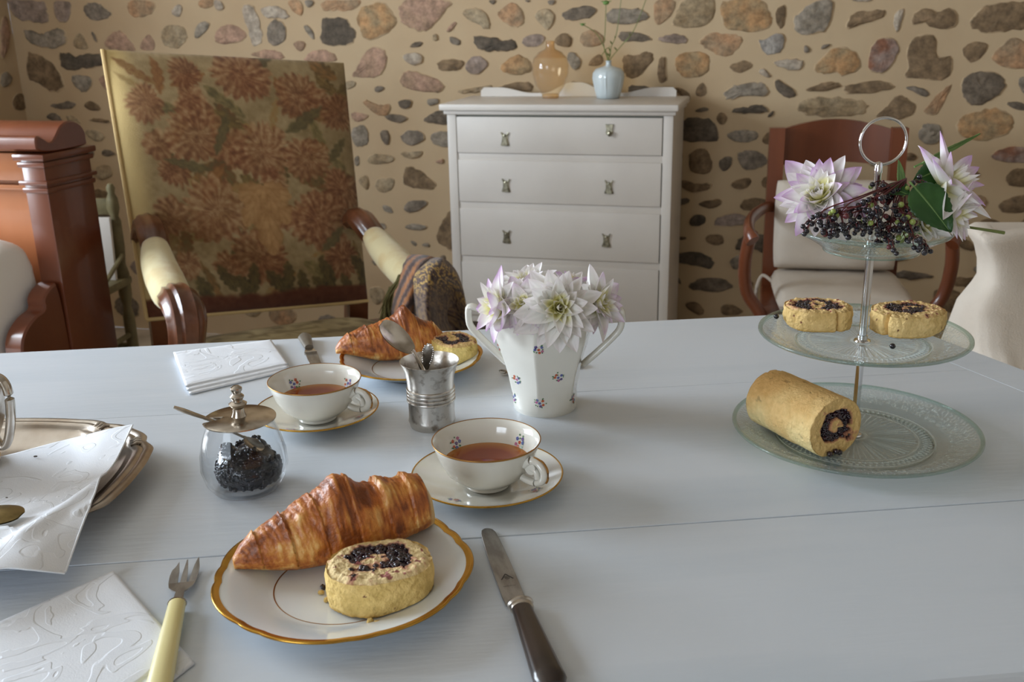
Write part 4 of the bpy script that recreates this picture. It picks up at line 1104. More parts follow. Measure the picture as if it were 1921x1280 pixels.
def plate_surface(c, R):
    k = R / .1012; rs = [q * k for q in (0, .054, .060, .068, .080, .092, .0985, .1012)]; zz = [.0042, .0042, .0055, .0090, .0135, .0172, .0194, .0203]
    return lambda x, y: Z + float(np.interp(math.hypot(x - c[0], y - c[1]), rs, zz)) if math.hypot(x - c[0], y - c[1]) < R + .001 else -1.0
def settle(mb, loc, rot, surf, eps=.0009):
    """press the underside of a soft thing onto the surface that carries it"""
    ca, sa_ = math.cos(rot), math.sin(rot)
    for i, (x, y, z) in enumerate(mb.v):
        s_ = surf(loc[0] + ca * x - sa_ * y, loc[1] + sa_ * x + ca * y) - loc[2] + eps
        if z < s_: mb.v[i] = (x, y, s_)
P1 = Vector((-.1361, .6936, Z)); P2 = Vector((-.1300, 1.2120, Z))
make_plate('white dessert plate with broad gold scalloped rim holding croissant beside knife', P1, .1020, .30, 'gold rimmed dessert plates')
make_plate('white dessert plate with gold rim behind the silver beaker', P2, .0925, .1, 'gold rimmed dessert plates')

# ---- teacups on saucers
SAUC = [(0, .0034), (.024, .0034), (.026, .0046), (.034, .0056), (.048, .0090), (.060, .0128), (.0700, .0165), (.0722, .0176)]
SAUC_B = [(.0722, .0162), (.060, .0112), (.046, .0064), (.034, .0028), (.031, .0), (.027, 0), (.025, .0016), (0, .0018)]
CUPO = [(0, 0), (.0195, 0), (.0212, .0016), (.0204, .0040), (.0285, .0085), (.0385, .0170), (.0450, .0285), (.0488, .0400), (.0512, .0475)]
CUPI = [(.0512, .0480), (.0498, .0476), (.0470, .0400), (.0425, .0280), (.0350, .0165), (.0220, .0090), (0, .0080)]
def make_cup(c, k, handle_ang, lab_s, lab_c, lab_t, seed):
    sa = thing('saucer', lab_s, 'saucer', (c[0], c[1], Z), 0, 'saucers with gilt edge')
    MB().lathe([(r * k, z) for r, z in SAUC + SAUC_B], 96).build('body', 'porcelain', sa, smooth=50)
    MB().lathe([(r * k, z) for r, z in [(.0712, .0174), (.0722, .0181), (.0728, .0172), (.0722, .0160)]], 96).build('gilt_rim', 'gold', sa, smooth=180)
    for i, a in enumerate((2.0, -2.15, -.55, .75)):
        motif(sa, prof_pos([(r * k, z) for r, z in SAUC], a + seed * .1, .054, .0004), .0075, seed + i)
    cz = Z + .0034
    cu = thing('teacup', lab_c, 'teacup', (c[0], c[1], cz), 0, 'teacups with gilt edge')
    MB().lathe(CUPO + CUPI, 96).build('body', 'porcelain', cu, smooth=60)
    MB().lathe([(.0505, .0474), (.0511, .0486), (.0519, .0480), (.0514, .0470)], 96).build('gilt_rim', 'gold_thin', cu, smooth=180)
    h = MB(); M = rotm('Z', handle_ang)
    path = spline([(.0455, 0, .0335), (.0530, 0, .0400), (.0620, 0, .0385), (.0675, 0, .0310), (.0660, 0, .0235), (.0590, 0, .0192), (.0500, 0, .0188), (.0425, 0, .0205)], 6)
    h.tube(path, [.0042 if i < 8 else .0036 for i in range(len(path))], 10, 1.25, hint=Vector((1, 0, .2)), M=M)
    h.tube([(.0535, -.0032, .0330), (.0535, .0032, .0330)], [.0062, .0062], 16, M=M)
    h.tube(spline([(.0535, 0, .0330), (.059, 0, .030), (.0605, 0, .024)], 5), .0034, 8, 1.2, M=M)
    h.build('handle', 'porcelain', cu, smooth=60)
    g_ = MB(); g_.tube([Vector(p) + Vector((.0040 if i > 4 else .002, 0, .0030 if i < 14 else -.001)) for i, p in enumerate(path[6:26])], .0010, 6, M=M); g_.build('gilt_line', 'gold_thin', cu)
    CI = list(reversed(CUPI))[1:]
    for i, a in enumerate((2.35, .75, -1.2, -2.6)):
        motif(cu, prof_pos(CUPI[::-1], a, .0220 + .0150 + .0165, .0004), .0085, seed + 3 + i)
    # tea
    t = MB(); R = .0418; zt = .0262
    t.lathe([(0, zt), (R * .35, zt), (R * .6, zt), (R * .78, zt), (R * .9, zt), (R * .97, zt), (R, zt), (R * .965, zt - .003), (.0335, .0172), (.022, .0104), (0, .0092)], 64)
    rr = np.hypot(*t.arr()[:, :2].T) / R
    w = smooth01((rr - .55) / .45)[:, None]
    col = np.array([136, 54, 12.]) * (1 - w) + np.array([186, 122, 56.]) * w
    o = t.build('tea', 'tea', smooth=30, col=nlin(col), loc=(c[0], c[1], cz)); tag(o, lab_t, 'tea', 'tea in the cups')
C1 = Vector((-.0262, .8670, 0)); C2 = Vector((-.2210, 1.0440, 0))
make_cup(C1, 1.0, math.radians(-38), 'gilt edged saucer with painted posies overlapping near the croissant plate', 'white porcelain teacup with gilt rim beside the flower bowl', 'amber tea reflecting petals in the cup near the flower bowl', 0)
make_cup(C2, .955, math.radians(-22), 'gilt edged saucer between the jam jar and silver beaker', 'white porcelain teacup with gilt rim behind the jam jar', 'amber tea in the cup behind the jam jar', 2)

# ---- pastry
def croissant(label, p0, p1, w, h, seed, knob, segs, group, blunt=.55, surf=None, bend=.012):
    p0, p1 = Vector(p0), Vector(p1); L_ = (p1 - p0).length; ang = math.atan2(p1.y - p0.y, p1.x - p0.x)
    mid = (p0 + p1) / 2
    nt, na = 190, 120; V = np.zeros((nt, na, 3)); shade = np.zeros((nt, na)); r = random.Random(seed)
    T = np.linspace(0, 1, nt); A = np.linspace(0, 2 * math.pi, na, endpoint=False)
    bounds = [0]
    for s_ in segs: bounds.append(bounds[-1] + s_)
    bounds = np.array(bounds) / bounds[-1]
    ctr = knob[0]
    tt, aa = np.meshgrid(T, A, indexing='ij')
    ts = np.clip(tt + .030 * np.sin(aa + .6) * (4 * tt * (1 - tt)), 0, 1)
    idx = np.clip(np.searchsorted(bounds, ts.ravel(), side='right') - 1, 0, len(bounds) - 2).reshape(ts.shape)
    f = (ts - bounds[idx]) / (bounds[idx + 1] - bounds[idx])
    saw = np.where((bounds[idx] + bounds[idx + 1]) / 2 < ctr, f, 1 - f)          # rises towards the middle of the roll
    saw = np.where(np.abs((bounds[idx] + bounds[idx + 1]) / 2 - ctr) < .09, np.sin(np.pi * f) * .5 + .6, saw)
    env = np.interp(tt, [0, .04, .15, .32, .5, .68, .85, .96, 1], [.16, .32, .58, .86, 1.0, .98, .84, blunt + .14, blunt * .78])
    rad = env * (.93 + .085 * saw ** 1.5)
    pn_ = np.stack([tt.ravel() * L_, np.cos(aa).ravel() * w, np.sin(aa).ravel() * h], 1)
    n1_ = vnoise(pn_, 55, 4, seed).reshape(tt.shape); n2_ = vnoise(pn_ * np.array([1.6, .5, .5]), 160, 3, seed + 4).reshape(tt.shape)
    sk_ = pn_.copy(); sk_[:, 0] += .006 * np.sin(aa + .6).ravel()
    n3_ = vnoise(sk_ * np.array([1.0, .10, .10]), 520, 3, seed + 7).reshape(tt.shape)
    rad = rad * (1 + .13 * n1_ + .045 * n2_ + .030 * n3_)
    c, s_ = np.cos(aa), np.sin(aa)
    x = (tt - .5) * L_
    y = w * rad * np.sign(c) * np.abs(c) ** .9 + bend * (1 - (2 * tt - 1) ** 2)
    zc = np.where(s_ > 0, s_, s_ * .55)
    z = h * rad * (zc + .55)
    kt, ka, kh = knob
    g = np.exp(-((tt - kt) / .075) ** 2 - ((aa - ka) / .55) ** 2) * kh
    z += g * h * np.sin(aa); y += g * w * np.cos(aa)
    lift = np.array([max(surf(mid.x + math.cos(ang) * xx - math.sin(ang) * yy, mid.y + math.sin(ang) * xx + math.cos(ang) * yy) - Z for yy in (0, bend)) for xx in (T - .5) * L_])
    lift[lift < 0] = .0200; lift = np.convolve(np.pad(lift, 15, mode='edge'), np.ones(31) / 31, 'valid')       # the tips ride up on the rim
    V[..., 0] = x; V[..., 1] = y; V[..., 2] = np.maximum(z, .0) + lift[:, None]
    mb = MB(); mb.loft([[tuple(V[i, j]) for j in range(na)] for i in range(nt)], True, True)
    settle(mb, (mid.x, mid.y, Z), ang, surf)
    dark, brown, gold_, pale = [np.array(q, float) for q in ((118, 58, 20), (178, 98, 36), (210, 142, 66), (236, 196, 130))]
    q = np.clip(.46 + 1.3 * n1_ + .7 * n2_ + .75 * n3_ - .20 * saw + .20 * (1 - np.clip(s_, -1, 1)) * .6 - .5 * g, 0, 1)
    edge = np.exp(-((1 - saw) / .10) ** 2) * .35 + np.where(f < .05, .35, 0)
    q = np.clip(q + edge * (.4 + n2_), 0, 1)[..., None]
    col = np.where(q < .35, dark + (brown - dark) * (q / .35), np.where(q < .7, brown + (gold_ - brown) * ((q - .35) / .35), gold_ + (pale - gold_) * ((q - .7) / .3)))
    endp = smooth01((tt - .955) / .03)[..., None]; col = col * (1 - endp) + pale * endp
    o = mb.build('croissant', 'croissant', smooth=180, col=nlin(np.clip(col.reshape(-1, 3), 5, 250)))
    o.location = (mid.x, mid.y, Z); o.rotation_euler = (0, 0, ang)
    return tag(o, label, 'croissant', group)
a0 = at(437, 1050, Z + .024); a1 = at(806, 968, Z + .024)
croissant('large golden croissant with dark knob lying on the plate beside the knife', (a0.x, a0.y, 0), (a1.x, a1.y, 0), .031, .0415, 3, (.54, 1.75, .22), [.9, 1.1, 1.2, 1.25, 1.2, 1.0, .9], 'croissants', .62, surf=plate_surface(P1, .1020), bend=.004)
b0 = at(630, 658, Z + .024); b1 = at(838, 635, Z + .024)
croissant('golden croissant on the plate behind the silver beaker', (b0.x, b0.y, 0), (b1.x, b1.y, 0), .028, .037, 8, (.62, 1.6, .40), [.8, 1, 1.3, 1.3, 1, .7], 'croissants', .3, surf=plate_surface(P2, .0925), bend=.0)

def jam_field(rho, th, kind):
    """spiral band of jam in a slice; rho 0..1"""
    t = (th + math.pi) / (2 * math.pi)
    if kind == 0:
        band = 1.3 * np.exp(-((rho - (.42 + .06 * np.sin(th))) / .20) ** 2) * np.clip(.72 + .45 * np.sin(th + .5), .45, 1.1) * 1.25 + .42 * np.exp(-((rho - .05) / .18) ** 2)
    elif kind == 1:
        band = np.exp(-((rho - .50) / .22) ** 2) * np.clip(.30 + np.abs(np.cos(th)) * 1.0, 0, 1.1) + .42 * np.exp(-(rho / .14) ** 2)
    else:
        band = np.exp(-((rho - (.62 - .22 * t)) / .18) ** 2) * 1.05 + .2 * np.exp(-(rho / .2) ** 2)
    return band
def slice_parts(name, label, group, loc, rx, ry, h, rot, kind, seed, M=None, notch=None, crust=(206, 160, 78), sidec=(226, 192, 112), topc=(226, 192, 130), surf=None):
    """a cut of rolled sponge: crumb top with jam spiral, side crust, lumps of berry jam"""
    root = thing(name, label, 'cake', loc, rot, group)
    na, nr, nz = 250, 64, 26
    A = np.linspace(0, 2 * math.pi, na, endpoint=False)
    e = 2 / 2.35
    ox = np.sign(np.cos(A)) * np.abs(np.cos(A)) ** e * rx; oy = np.sign(np.sin(A)) * np.abs(np.sin(A)) ** e * ry
    nb = vnoise(np.stack([np.cos(A) * 1.2, np.sin(A) * 1.2, 0 * A], 1), 2.2, 3, seed)
    sc = 1 + .10 * nb
    if notch is not None: sc = sc - .16 * np.exp(-((np.angle(np.exp(1j * (A - notch)))) / .07) ** 2)
    ox *= sc; oy *= sc
    rings = []; cols = []; jam = []
    def addring(fr, z, side):
        P = np.stack([ox * fr, oy * fr, np.full(na, z)], 1)
        cr = vnoise(P, 260, 3, seed + 1); c2 = vnoise(P, 90, 3, seed + 2)
        if side == 'top':
            j = jam_field(np.full(na, fr), A, kind) + c2 * 1.9 + cr * .8
            jm = smooth01((j - .46) / .14)
            P[:, 2] += cr * .0046 + c2 * .0022 - jm * .0022 - .0030 * smooth01((fr - .86) / .14)
            pk = smooth01((j - .22) / .3)[:, None] * .55
            base_ = np.array(topc, float) + (cr * 46)[:, None] + (c2 * 34)[:, None]
            c = base_ * (1 - pk) + np.array([176, 92, 84.]) * pk
            c = c * (1 - jm[:, None]) + np.array([44, 16, 28.]) * jm[:, None]
            spot = (vnoise(P, 190, 2, seed + 9) > .24) & (fr < .9); c[spot] = c[spot] * .35 + np.array([120, 40, 56.]) * .65
            for k in np.where((jm > .7))[0]: jam.append(P[k])
        else:
            t = side
            push = 1 + .035 * np.sin(math.pi * t) + cr * .060 + c2 * .050
            P[:, 0] *= push; P[:, 1] *= push
            c = np.array(sidec, float) + (cr * 40)[:, None] + (c2 * 46)[:, None]
            w = (smooth01((.12 - t) / .12) * .8)
            c = c * (1 - w) + np.array(crust, float) * w
            spk = vnoise(P, 140, 2, seed + 6) > .30
            c[spk] = np.array([120, 70, 50.])
        rings.append([tuple(p) for p in P]); cols.append(c)
    for q in (.03, .3, .55, .75, .9): addring(q, .0, 0.0)
    addring(.985, .0, 0.0)
    for k in range(1, nz): addring(1.0, h * k / nz * .97, k / nz)
    for k in range(nr): addring(.99 - (k / nr) * .985, h, 'top')
    mb = MB(); mb.loft(rings, True, True, M=M)
    if surf is not None: settle(mb, loc, rot, surf)
    mb.build('sponge', 'sponge', root, smooth=25, col=nlin(np.clip(np.concatenate(cols), 5, 250)))
    r = random.Random(seed); jl = MB()
    r.shuffle(jam)
    for p in jam[:330]:
        q = Vector(p) + Vector((r.uniform(-.001, .001), r.uniform(-.001, .001), r.uniform(-.0004, .0012)))
        if M is not None: q = M @ q
        jl.ico(q, r.uniform(.0007, .0026), 1, (1, 1, r.uniform(.6, .9)))
    if jl.v: jl.build('jam_filling', 'jam', root, smooth=180)['kind'] = 'stuff'
    return root
s1 = at(712, 1072, Z + .018)
slice_parts('cake_slice', 'thick slice of jam roll cake on the plate with large croissant', 'slices of jam roll', (s1.x + .002, s1.y - .012, Z + .0058), .0400, .0325, .030, math.radians(16), 0, 21, notch=None, sidec=(236, 202, 126), topc=(240, 214, 160), surf=plate_surface(P1, .1020))
s2 = at(852, 640, Z + .03)
slice_parts('cake_slice', 'slice of jam roll cake on the plate behind the beaker', 'slices of jam roll', (s2.x, s2.y, Z + .0078), .027, .036, .026, math.radians(25), 1, 31, sidec=(232, 204, 124), surf=plate_surface(P2, .0925))
# ---- crumbs on the near plate
rc = random.Random(9)
for k, (x, y) in enumerate(((602, 1108), (612, 1122), (606, 1098), (706, 1166), (694, 1163))):
    p = at(x, y, Z + .008); mb = MB(); mb.ico((0, 0, 0), .0030 if k < 3 else .0038, 1, (1, .8, .7))
    o = mb.build('crumb', 'crumb' if k != 2 else 'jam', smooth=0, loc=(p.x, p.y, Z + .0062)); o.rotation_euler = (k, k * 2, 0)
    tag(o, 'small yellow sponge crumb lying on the gold rimmed plate' if k != 2 else 'tiny dark jam crumb lying on the gold rimmed plate', 'crumb', 'crumbs on the plate')

# ================================================================== jam jar
J = Vector((-.2605, .8790, Z))
jar = thing('jam_jar', 'squat round glass jam jar with flat silver lid', 'jar', J)
go = [(0, .0015), (.026, .0), (.031, .0012), (.0375, .010), (.0412, .024), (.0405, .038), (.0365, .054), (.0320, .066), (.0310, .0705)]
gi = [(.0295, .0705), (.0306, .066), (.0350, .054), (.0390, .038), (.0397, .024), (.0360, .011), (.029, .0042), (0, .004)]
MB().lathe(go + gi, 72).build('glass', 'glass_jar', jar, smooth=60)
SPA = aty(326, 764, .868) - J; SAZ = math.radians(192)
def slot(r, z, a):
    d = abs(math.atan2(math.sin(a - SAZ), math.cos(a - SAZ)))
    return (min(r, .0170) if d < .17 and z < .0745 else r), z
lid = MB(); lid.lathe([(0, .0712), (.0325, .0712), (.0342, .0720), (.0342, .0730), (.0325, .0738), (.015, .0748), (.007, .0752), (.0068, .0757), (.0055, .0790), (.0050, .0830), (.0078, .0860), (.0086, .0880), (.0050, .0905), (.0050, .0918), (.0066, .0945), (.0066, .0955), (.0040, .0980), (.0040, .0990), (.0054, .1015), (.0054, .1035), (.0030, .1055), (0, .1060)], 144, slot)
lid.build('lid', 'silver', jar, smooth=35)
jm = MB(); rj = random.Random(4)
blob = []
def jamf(r, z, a):
    n = float(vnoise([(r * math.cos(a), r * math.sin(a), z)], 60, 3, 2)[0])
    lean = 1 + .14 * math.cos(a - .4)
    z2 = z * (1 + .55 * n); top = float(np.interp(z2, [.004, .011, .024, .038, .054], [.0285, .0360, .0397, .0390, .0350])) - .0042
    return min(r * lean * (1 + .22 * n), top), max(z2, .0062)
jm.lathe([(0, .0055), (.020, .0055), (.028, .010), (.0318, .018), (.0308, .028), (.025, .037), (.015, .042), (.007, .045), (0, .046)], 60, jamf)
for k in range(760):
    a = rj.uniform(0, 6.28); h_ = rj.uniform(.009, .043)
    rr = interp([.0, .010, .020, .030, .040, .050], [.020, .028, .0318, .030, .020, .002], h_)
    q = jamf(rr, h_, a); jm.ico((q[0] * math.cos(a) * 1.0, q[0] * math.sin(a), q[1]), rj.uniform(.0012, .0024), 1)
jo = jm.build('jam', 'jam_dark', smooth=180, loc=J); tag(jo, 'dark berry jam heaped inside the glass jar', 'jam')

def spoon_mesh(mb, L_, bw, bl, hw, bend=.15, tip='round', thick=.0011, M=None, t=None):
    """bowl at x<0 end, handle towards +x; concave side up"""
    nu, nv = 22, 13
    def top_(u, v, lo=0):
        x = -bl + bl * u
        prof_ = math.sqrt(max(0, math.sin(math.pi * min(1, (.02 + u * .96)) ** .85))) if u < 1 else 0
        half = bw * max(.12, prof_)
        y = (v * 2 - 1) * half
        z = -.32 * bw * (1 - (v * 2 - 1) ** 2) * math.sin(math.pi * min(1, u * .98 + .01)) - lo
        return (x, y, z)
    mb.grid(lambda u, v: top_(u, v), nu, nv, M, t); mb.grid(lambda u, v: top_(u, 1 - v, thick), nu, nv, M, t)
    rings = []
    for k in range(26):
        s_ = k / 25; x = -bl * .06 + L_ * s_; z = bend * .06 * math.sin(math.pi * min(1, s_ * 1.4)) * L_ * 3
        if tip == 'fiddle': w = interp([0, .06, .3, .55, .64, .72, .86, .95, 1], [.0024, .0020, .0022, .0032, .0042, .0062, .0068, .0050, .0006], s_)
        else: w = interp([0, .06, .4, .8, .95, 1], [.0022, .0018, .0024, hw * .9, hw, hw * .6], s_)
        th = interp([0, .2, 1], [.0014, .0012, .0008], s_)
        rings.append([(x, -w, z), (x, -w * .6, z + th), (x, w * .6, z + th), (x, w, z), (x, w * .6, z - th), (x, -w * .6, z - th)])
    mb.loft(rings, True, True, M, t)
# spoon standing in the jar, handle leaning out to the left through the lid slot
ex = SPA; ps = Vector((math.cos(SAZ) * .0255, math.sin(SAZ) * .0255, .0730)); neck = Vector((.004, -.004, .0545)); tip_ = Vector((.022, -.009, .0440))
xa = (neck - tip_).normalized(); za = (Vector((0, 0, 1)) - xa * xa.z).normalized(); ya = za.cross(xa)
M = Matrix((xa, ya, za)).transposed()
sj = MB(); spoon_mesh(sj, .003, .0080, (neck - tip_).length, .002, .0, M=M, t=neck)
hp = spline([neck - xa * .001, ps.lerp(neck, .45) + Vector((0, 0, -.001)), ps, ps.lerp(ex, .5), ex], 7)
sj.tube(hp, [interp([0, .4, .85, 1], [.0008, .0009, .0016, .0010], k / (len(hp) - 1)) for k in range(len(hp))], 10, 3.0)
o = sj.build('jam_spoon', 'silver', smooth=60, loc=J); tag(o, 'small silver spoon leaning out of the jam jar', 'spoon')

# ================================================================== silver beaker with two spoons
BK = Vector((-.0905, 1.0262, Z))
bk_ = thing('silver_beaker', 'tarnished silver beaker with ringed waist holding two spoons', 'beaker', BK)
bo = [(0, .0010), (.0215, .0005), (.0235, 0), (.0245, .002), (.0250, .005), (.0262, .0075), (.0258, .010), (.0254, .016), (.0254, .024)]
ban = []
for k in range(4):
    z0 = .030 + k * .0042; ban += [(.0254, z0), (.0267, z0 + .0008), (.0270, z0 + .0018), (.0267, z0 + .0028), (.0254, z0 + .0036)]
bo += ban + [(.0256, .050), (.0264, .058), (.0282, .066), (.0306, .0725), (.0322, .0752), (.0326, .0764)]
bi = [(.0318, .0766), (.0298, .0722), (.0276, .066), (.0256, .057), (.0246, .048), (.0244, .010), (.022, .004), (0, .003)]
MB().lathe(bo + bi, 80).build('body', 'silver_worn', bk_, smooth=40)
# spoon one: bowl up
p_in = Vector((.012, -.004, .006)); p_out = aty(722, 612, 1.018) - BK
d = p_out - p_in; xa = -d.normalized()                       # +x of the spoon mesh points down to the handle end
face = Vector((.15, -.7, .75)); za = (face - xa * face.dot(xa)).normalized(); ya = za.cross(xa)
M = Matrix((xa, ya, za)).transposed(); tot = d.length; bl = .043
nk_ = aty(777, 660, 1.016) - BK; p_out = aty(716, 606, 1.012) - BK
xa = (nk_ - p_out).normalized(); za = (face - xa * face.dot(xa)).normalized(); ya = za.cross(xa); M = Matrix((xa, ya, za)).transposed(); bl = (nk_ - p_out).length
s_ = MB(); spoon_mesh(s_, .004, .0122, bl, .002, .0, M=M, t=nk_)
hp = spline([nk_ - xa * .002, nk_ + Vector((.004, 0, -.010)), nk_ + Vector((.011, .002, -.030)), p_in], 6)
s_.tube(hp, [.0020 + .0012 * k / len(hp) for k in range(len(hp))], 8, .7)
o = s_.build('teaspoon', 'silver', smooth=60, loc=BK); tag(o, 'silver teaspoon with its bowl up in the silver beaker', 'spoon', 'spoons in the beaker')
# spoon two: fiddle handle up
p_in = Vector((-.012, .004, .030)); p_out = aty(806, 643, 1.012) - BK
d = p_out - p_in; xa = d.normalized(); face = Vector((0, -1, .3)); za = (face - xa * face.dot(xa)).normalized(); ya = za.cross(xa)
M = Matrix((xa, ya, za)).transposed()
s_ = MB(); spoon_mesh(s_, d.length, .0095, .022, .006, .0, 'fiddle', M=M, t=p_in)
so = s_.build('teaspoon', 'silver_worn', smooth=60, loc=BK); tag(so, 'silver teaspoon with ornate fiddle handle up in the silver beaker', 'spoon', 'spoons in the beaker')
orn = MB()
for k in range(20):
    s0 = .66 + .32 * (k % 10) / 9; w = interp([.55, .64, .72, .86, .95, 1], [.0032, .0042, .0062, .0068, .0050, .0006], s0) * .84 * (1 if k < 10 else -1)
    orn.ico(p_in + M @ Vector((d.length * s0, w, .0010)), .0009, 1)
orn.build('beaded_border', 'silver_worn', so)

# ================================================================== flower bowl
VB = Vector((.0370, 1.0760, Z))
bowl = thing('porcelain_bowl', 'faceted two handled porcelain bowl with painted posies and gilt edge', 'vase', VB)
ZR = [(0, .0355), (.004, .0370), (.020, .0380), (.045, .0425), (.065, .0480), (.080, .0530), (.092, .0565), (.102, .0575), (.112, .0568), (.118, .0562)]
HEX0 = math.radians(-73)
def vrad(a, z, inset=0):
    R = interp([q[0] for q in ZR], [q[1] for q in ZR], z) - inset
    ph = ((a - HEX0 + math.pi / 6) % (math.pi / 3)) - math.pi / 6
    hx = math.cos(math.pi / 6) / math.cos(ph) * 1.045
    hx = 1 / ((1 / hx) ** 1) ; w = smooth01((z - .002) / .03) * .92
    return R * (1 - w + w * hx)
vb = MB()
def vfn(inset):
    def f(r, z, a): return vrad(a, max(0, z), inset), z
    return f
zs = [0] + list(np.linspace(.004, .118, 30))
vb.lathe([(.03, .0006)] + [(.05, z) for z in zs], 180, lambda r, z, a: (r, z) if r == .03 else (vrad(a, z), z))
vb.lathe([(.05, .118), (.051, .1185)] + [(.05, z) for z in np.linspace(.1175, .006, 20)], 180, lambda r, z, a: (vrad(a, min(z, .118), .0032 if r == .05 and z < .118 else .0016), z))
vb.lathe([(0, .001), (.031, .0006)], 60); vb.lathe([(0, .006), (.034, .006)], 60)
vb.build('body', 'porcelain', bowl, smooth=50)
gr_ = MB(); gr_.lathe([(.05, .1150), (.051, .1160), (.05, .1170)], 180, lambda r, z, a: (vrad(a, z) + (.0007 if r > .0505 else .0002), z)); gr_.build('gilt_rim', 'gold', bowl, smooth=180)
for hs, ha in ((1, math.radians(-8)), (-1, math.radians(172))):
    h = MB(); M = rotm('Z', ha)
    pth = [(.050, 0, .108), (.064, 0, .1125), (.0775, 0, .1180), (.0850, 0, .1190), (.0868, 0, .1160), (.0868, 0, .1040), (.0855, 0, .0965), (.0800, 0, .0890), (.064, 0, .0720), (.044, 0, .0530)]
    pth = chaikin(pth, 1, False)
    h.tube(pth, [.0040] * len(pth), 12, 1.55, hint=Vector((1, 0, .6)), M=M)
    h.build('handle', 'porcelain', bowl, smooth=60)
def vpos(a0, z0):
    R0 = vrad(a0, z0)
    def pos(s, t):
        a = a0 + s / R0; z = z0 + t; r = vrad(a, z) + .0004
        return (r * math.cos(a), r * math.sin(a), z)
    return pos
for i, (x, y) in enumerate(((1010, 657), (1048, 709), (1013, 758), (1075, 749), (970, 712), (936, 650), (1107, 652), (964, 745))):
    best = None
    for a in np.linspace(-math.pi * 1.02, .05, 80):
        for z in np.linspace(.008, .112, 60):
            p = VB + Vector((vrad(a, z) * math.cos(a), vrad(a, z) * math.sin(a), z)) - CAM
            k = p.dot(CF); ux = 960.5 + F_PX * p.dot(CR) / k; uy = 640 - F_PX * p.dot(CU) / k
            e = (ux - x) ** 2 + (uy - y) ** 2
            if best is None or e < best[0]: best = (e, a, z)
    motif(bowl, vpos(best[1], best[2]), .0075, 10 + i)

# ================================================================== dahlias
def petal_mesh(L_, wd, cup, curl, fold, pinkness, key):
    nu, nv = 7, 10; mb = MB(); col = []
    for j in range(nv):
        t = j / (nv - 1)
        half = wd * (math.sin(math.pi * min(1, .10 + .90 * t ** .80)) ** .75 if t < 1 else 0.0)
        half = max(half, .02 * wd)
        for i in range(nu):
            s_ = i / (nu - 1) * 2 - 1
            y = L_ * t - abs(s_) * 0
            z = L_ * (curl * t * t) + (cup * (s_ * s_) * (1 - .4 * t) * 1.3 + fold * (abs(s_) - .5)) * half
            z += .04 * half * math.cos(s_ * 12)
            mb.v.append((half * s_, y, z))
            yl = smooth01(((.42 if key < 4 else .85) - t) / .40); tp = float(np.clip(smooth01((t - .58) / .45) * .8 + abs(s_) ** 3 * .30 * smooth01((t - .2) / .4), 0, 1)) * pinkness
            c = np.array([252, 250, 244.]) * (1 - yl) + np.array([250, 245, 184.]) * yl
            c = c * (1 - tp) + np.array([208, 160, 216.]) * tp
            c = c - 9 * (math.cos(s_ * 12) < -.4)
            col.append(c)
    for j in range(nv - 1):
        for i in range(nu - 1): mb.f.append((j * nu + i, j * nu + i + 1, (j + 1) * nu + i + 1, (j + 1) * nu + i))
    me = bpy.data.meshes.new('petal'); me.from_pydata(mb.v, [], mb.f); me.update()
    for p in me.polygons: p.use_smooth = True
    ca = me.color_attributes.new(name='Col', type='FLOAT_COLOR', domain='POINT'); c4 = np.ones((len(mb.v), 4)); c4[:, :3] = nlin(np.clip(np.array(col), 0, 255))
    ca.data.foreach_set('color', c4.ravel()); me.materials.append(MATS['petal'])
    return me
PET = {k: [petal_mesh(1, .265, .50, cu_, fo, pk, i) for i, (cu_, fo) in enumerate(((.12, .1), (.02, .0), (-.14, .15), (.24, .3)))] for k, pk in (('white', .14), ('lilac', .9), ('blush', .5))}
PET['heart'] = [petal_mesh(1, .265, .50, cu_, fo, .1, 4) for cu_, fo in ((.2, .3), (.1, .1), (.3, .3), (.05, .2))]
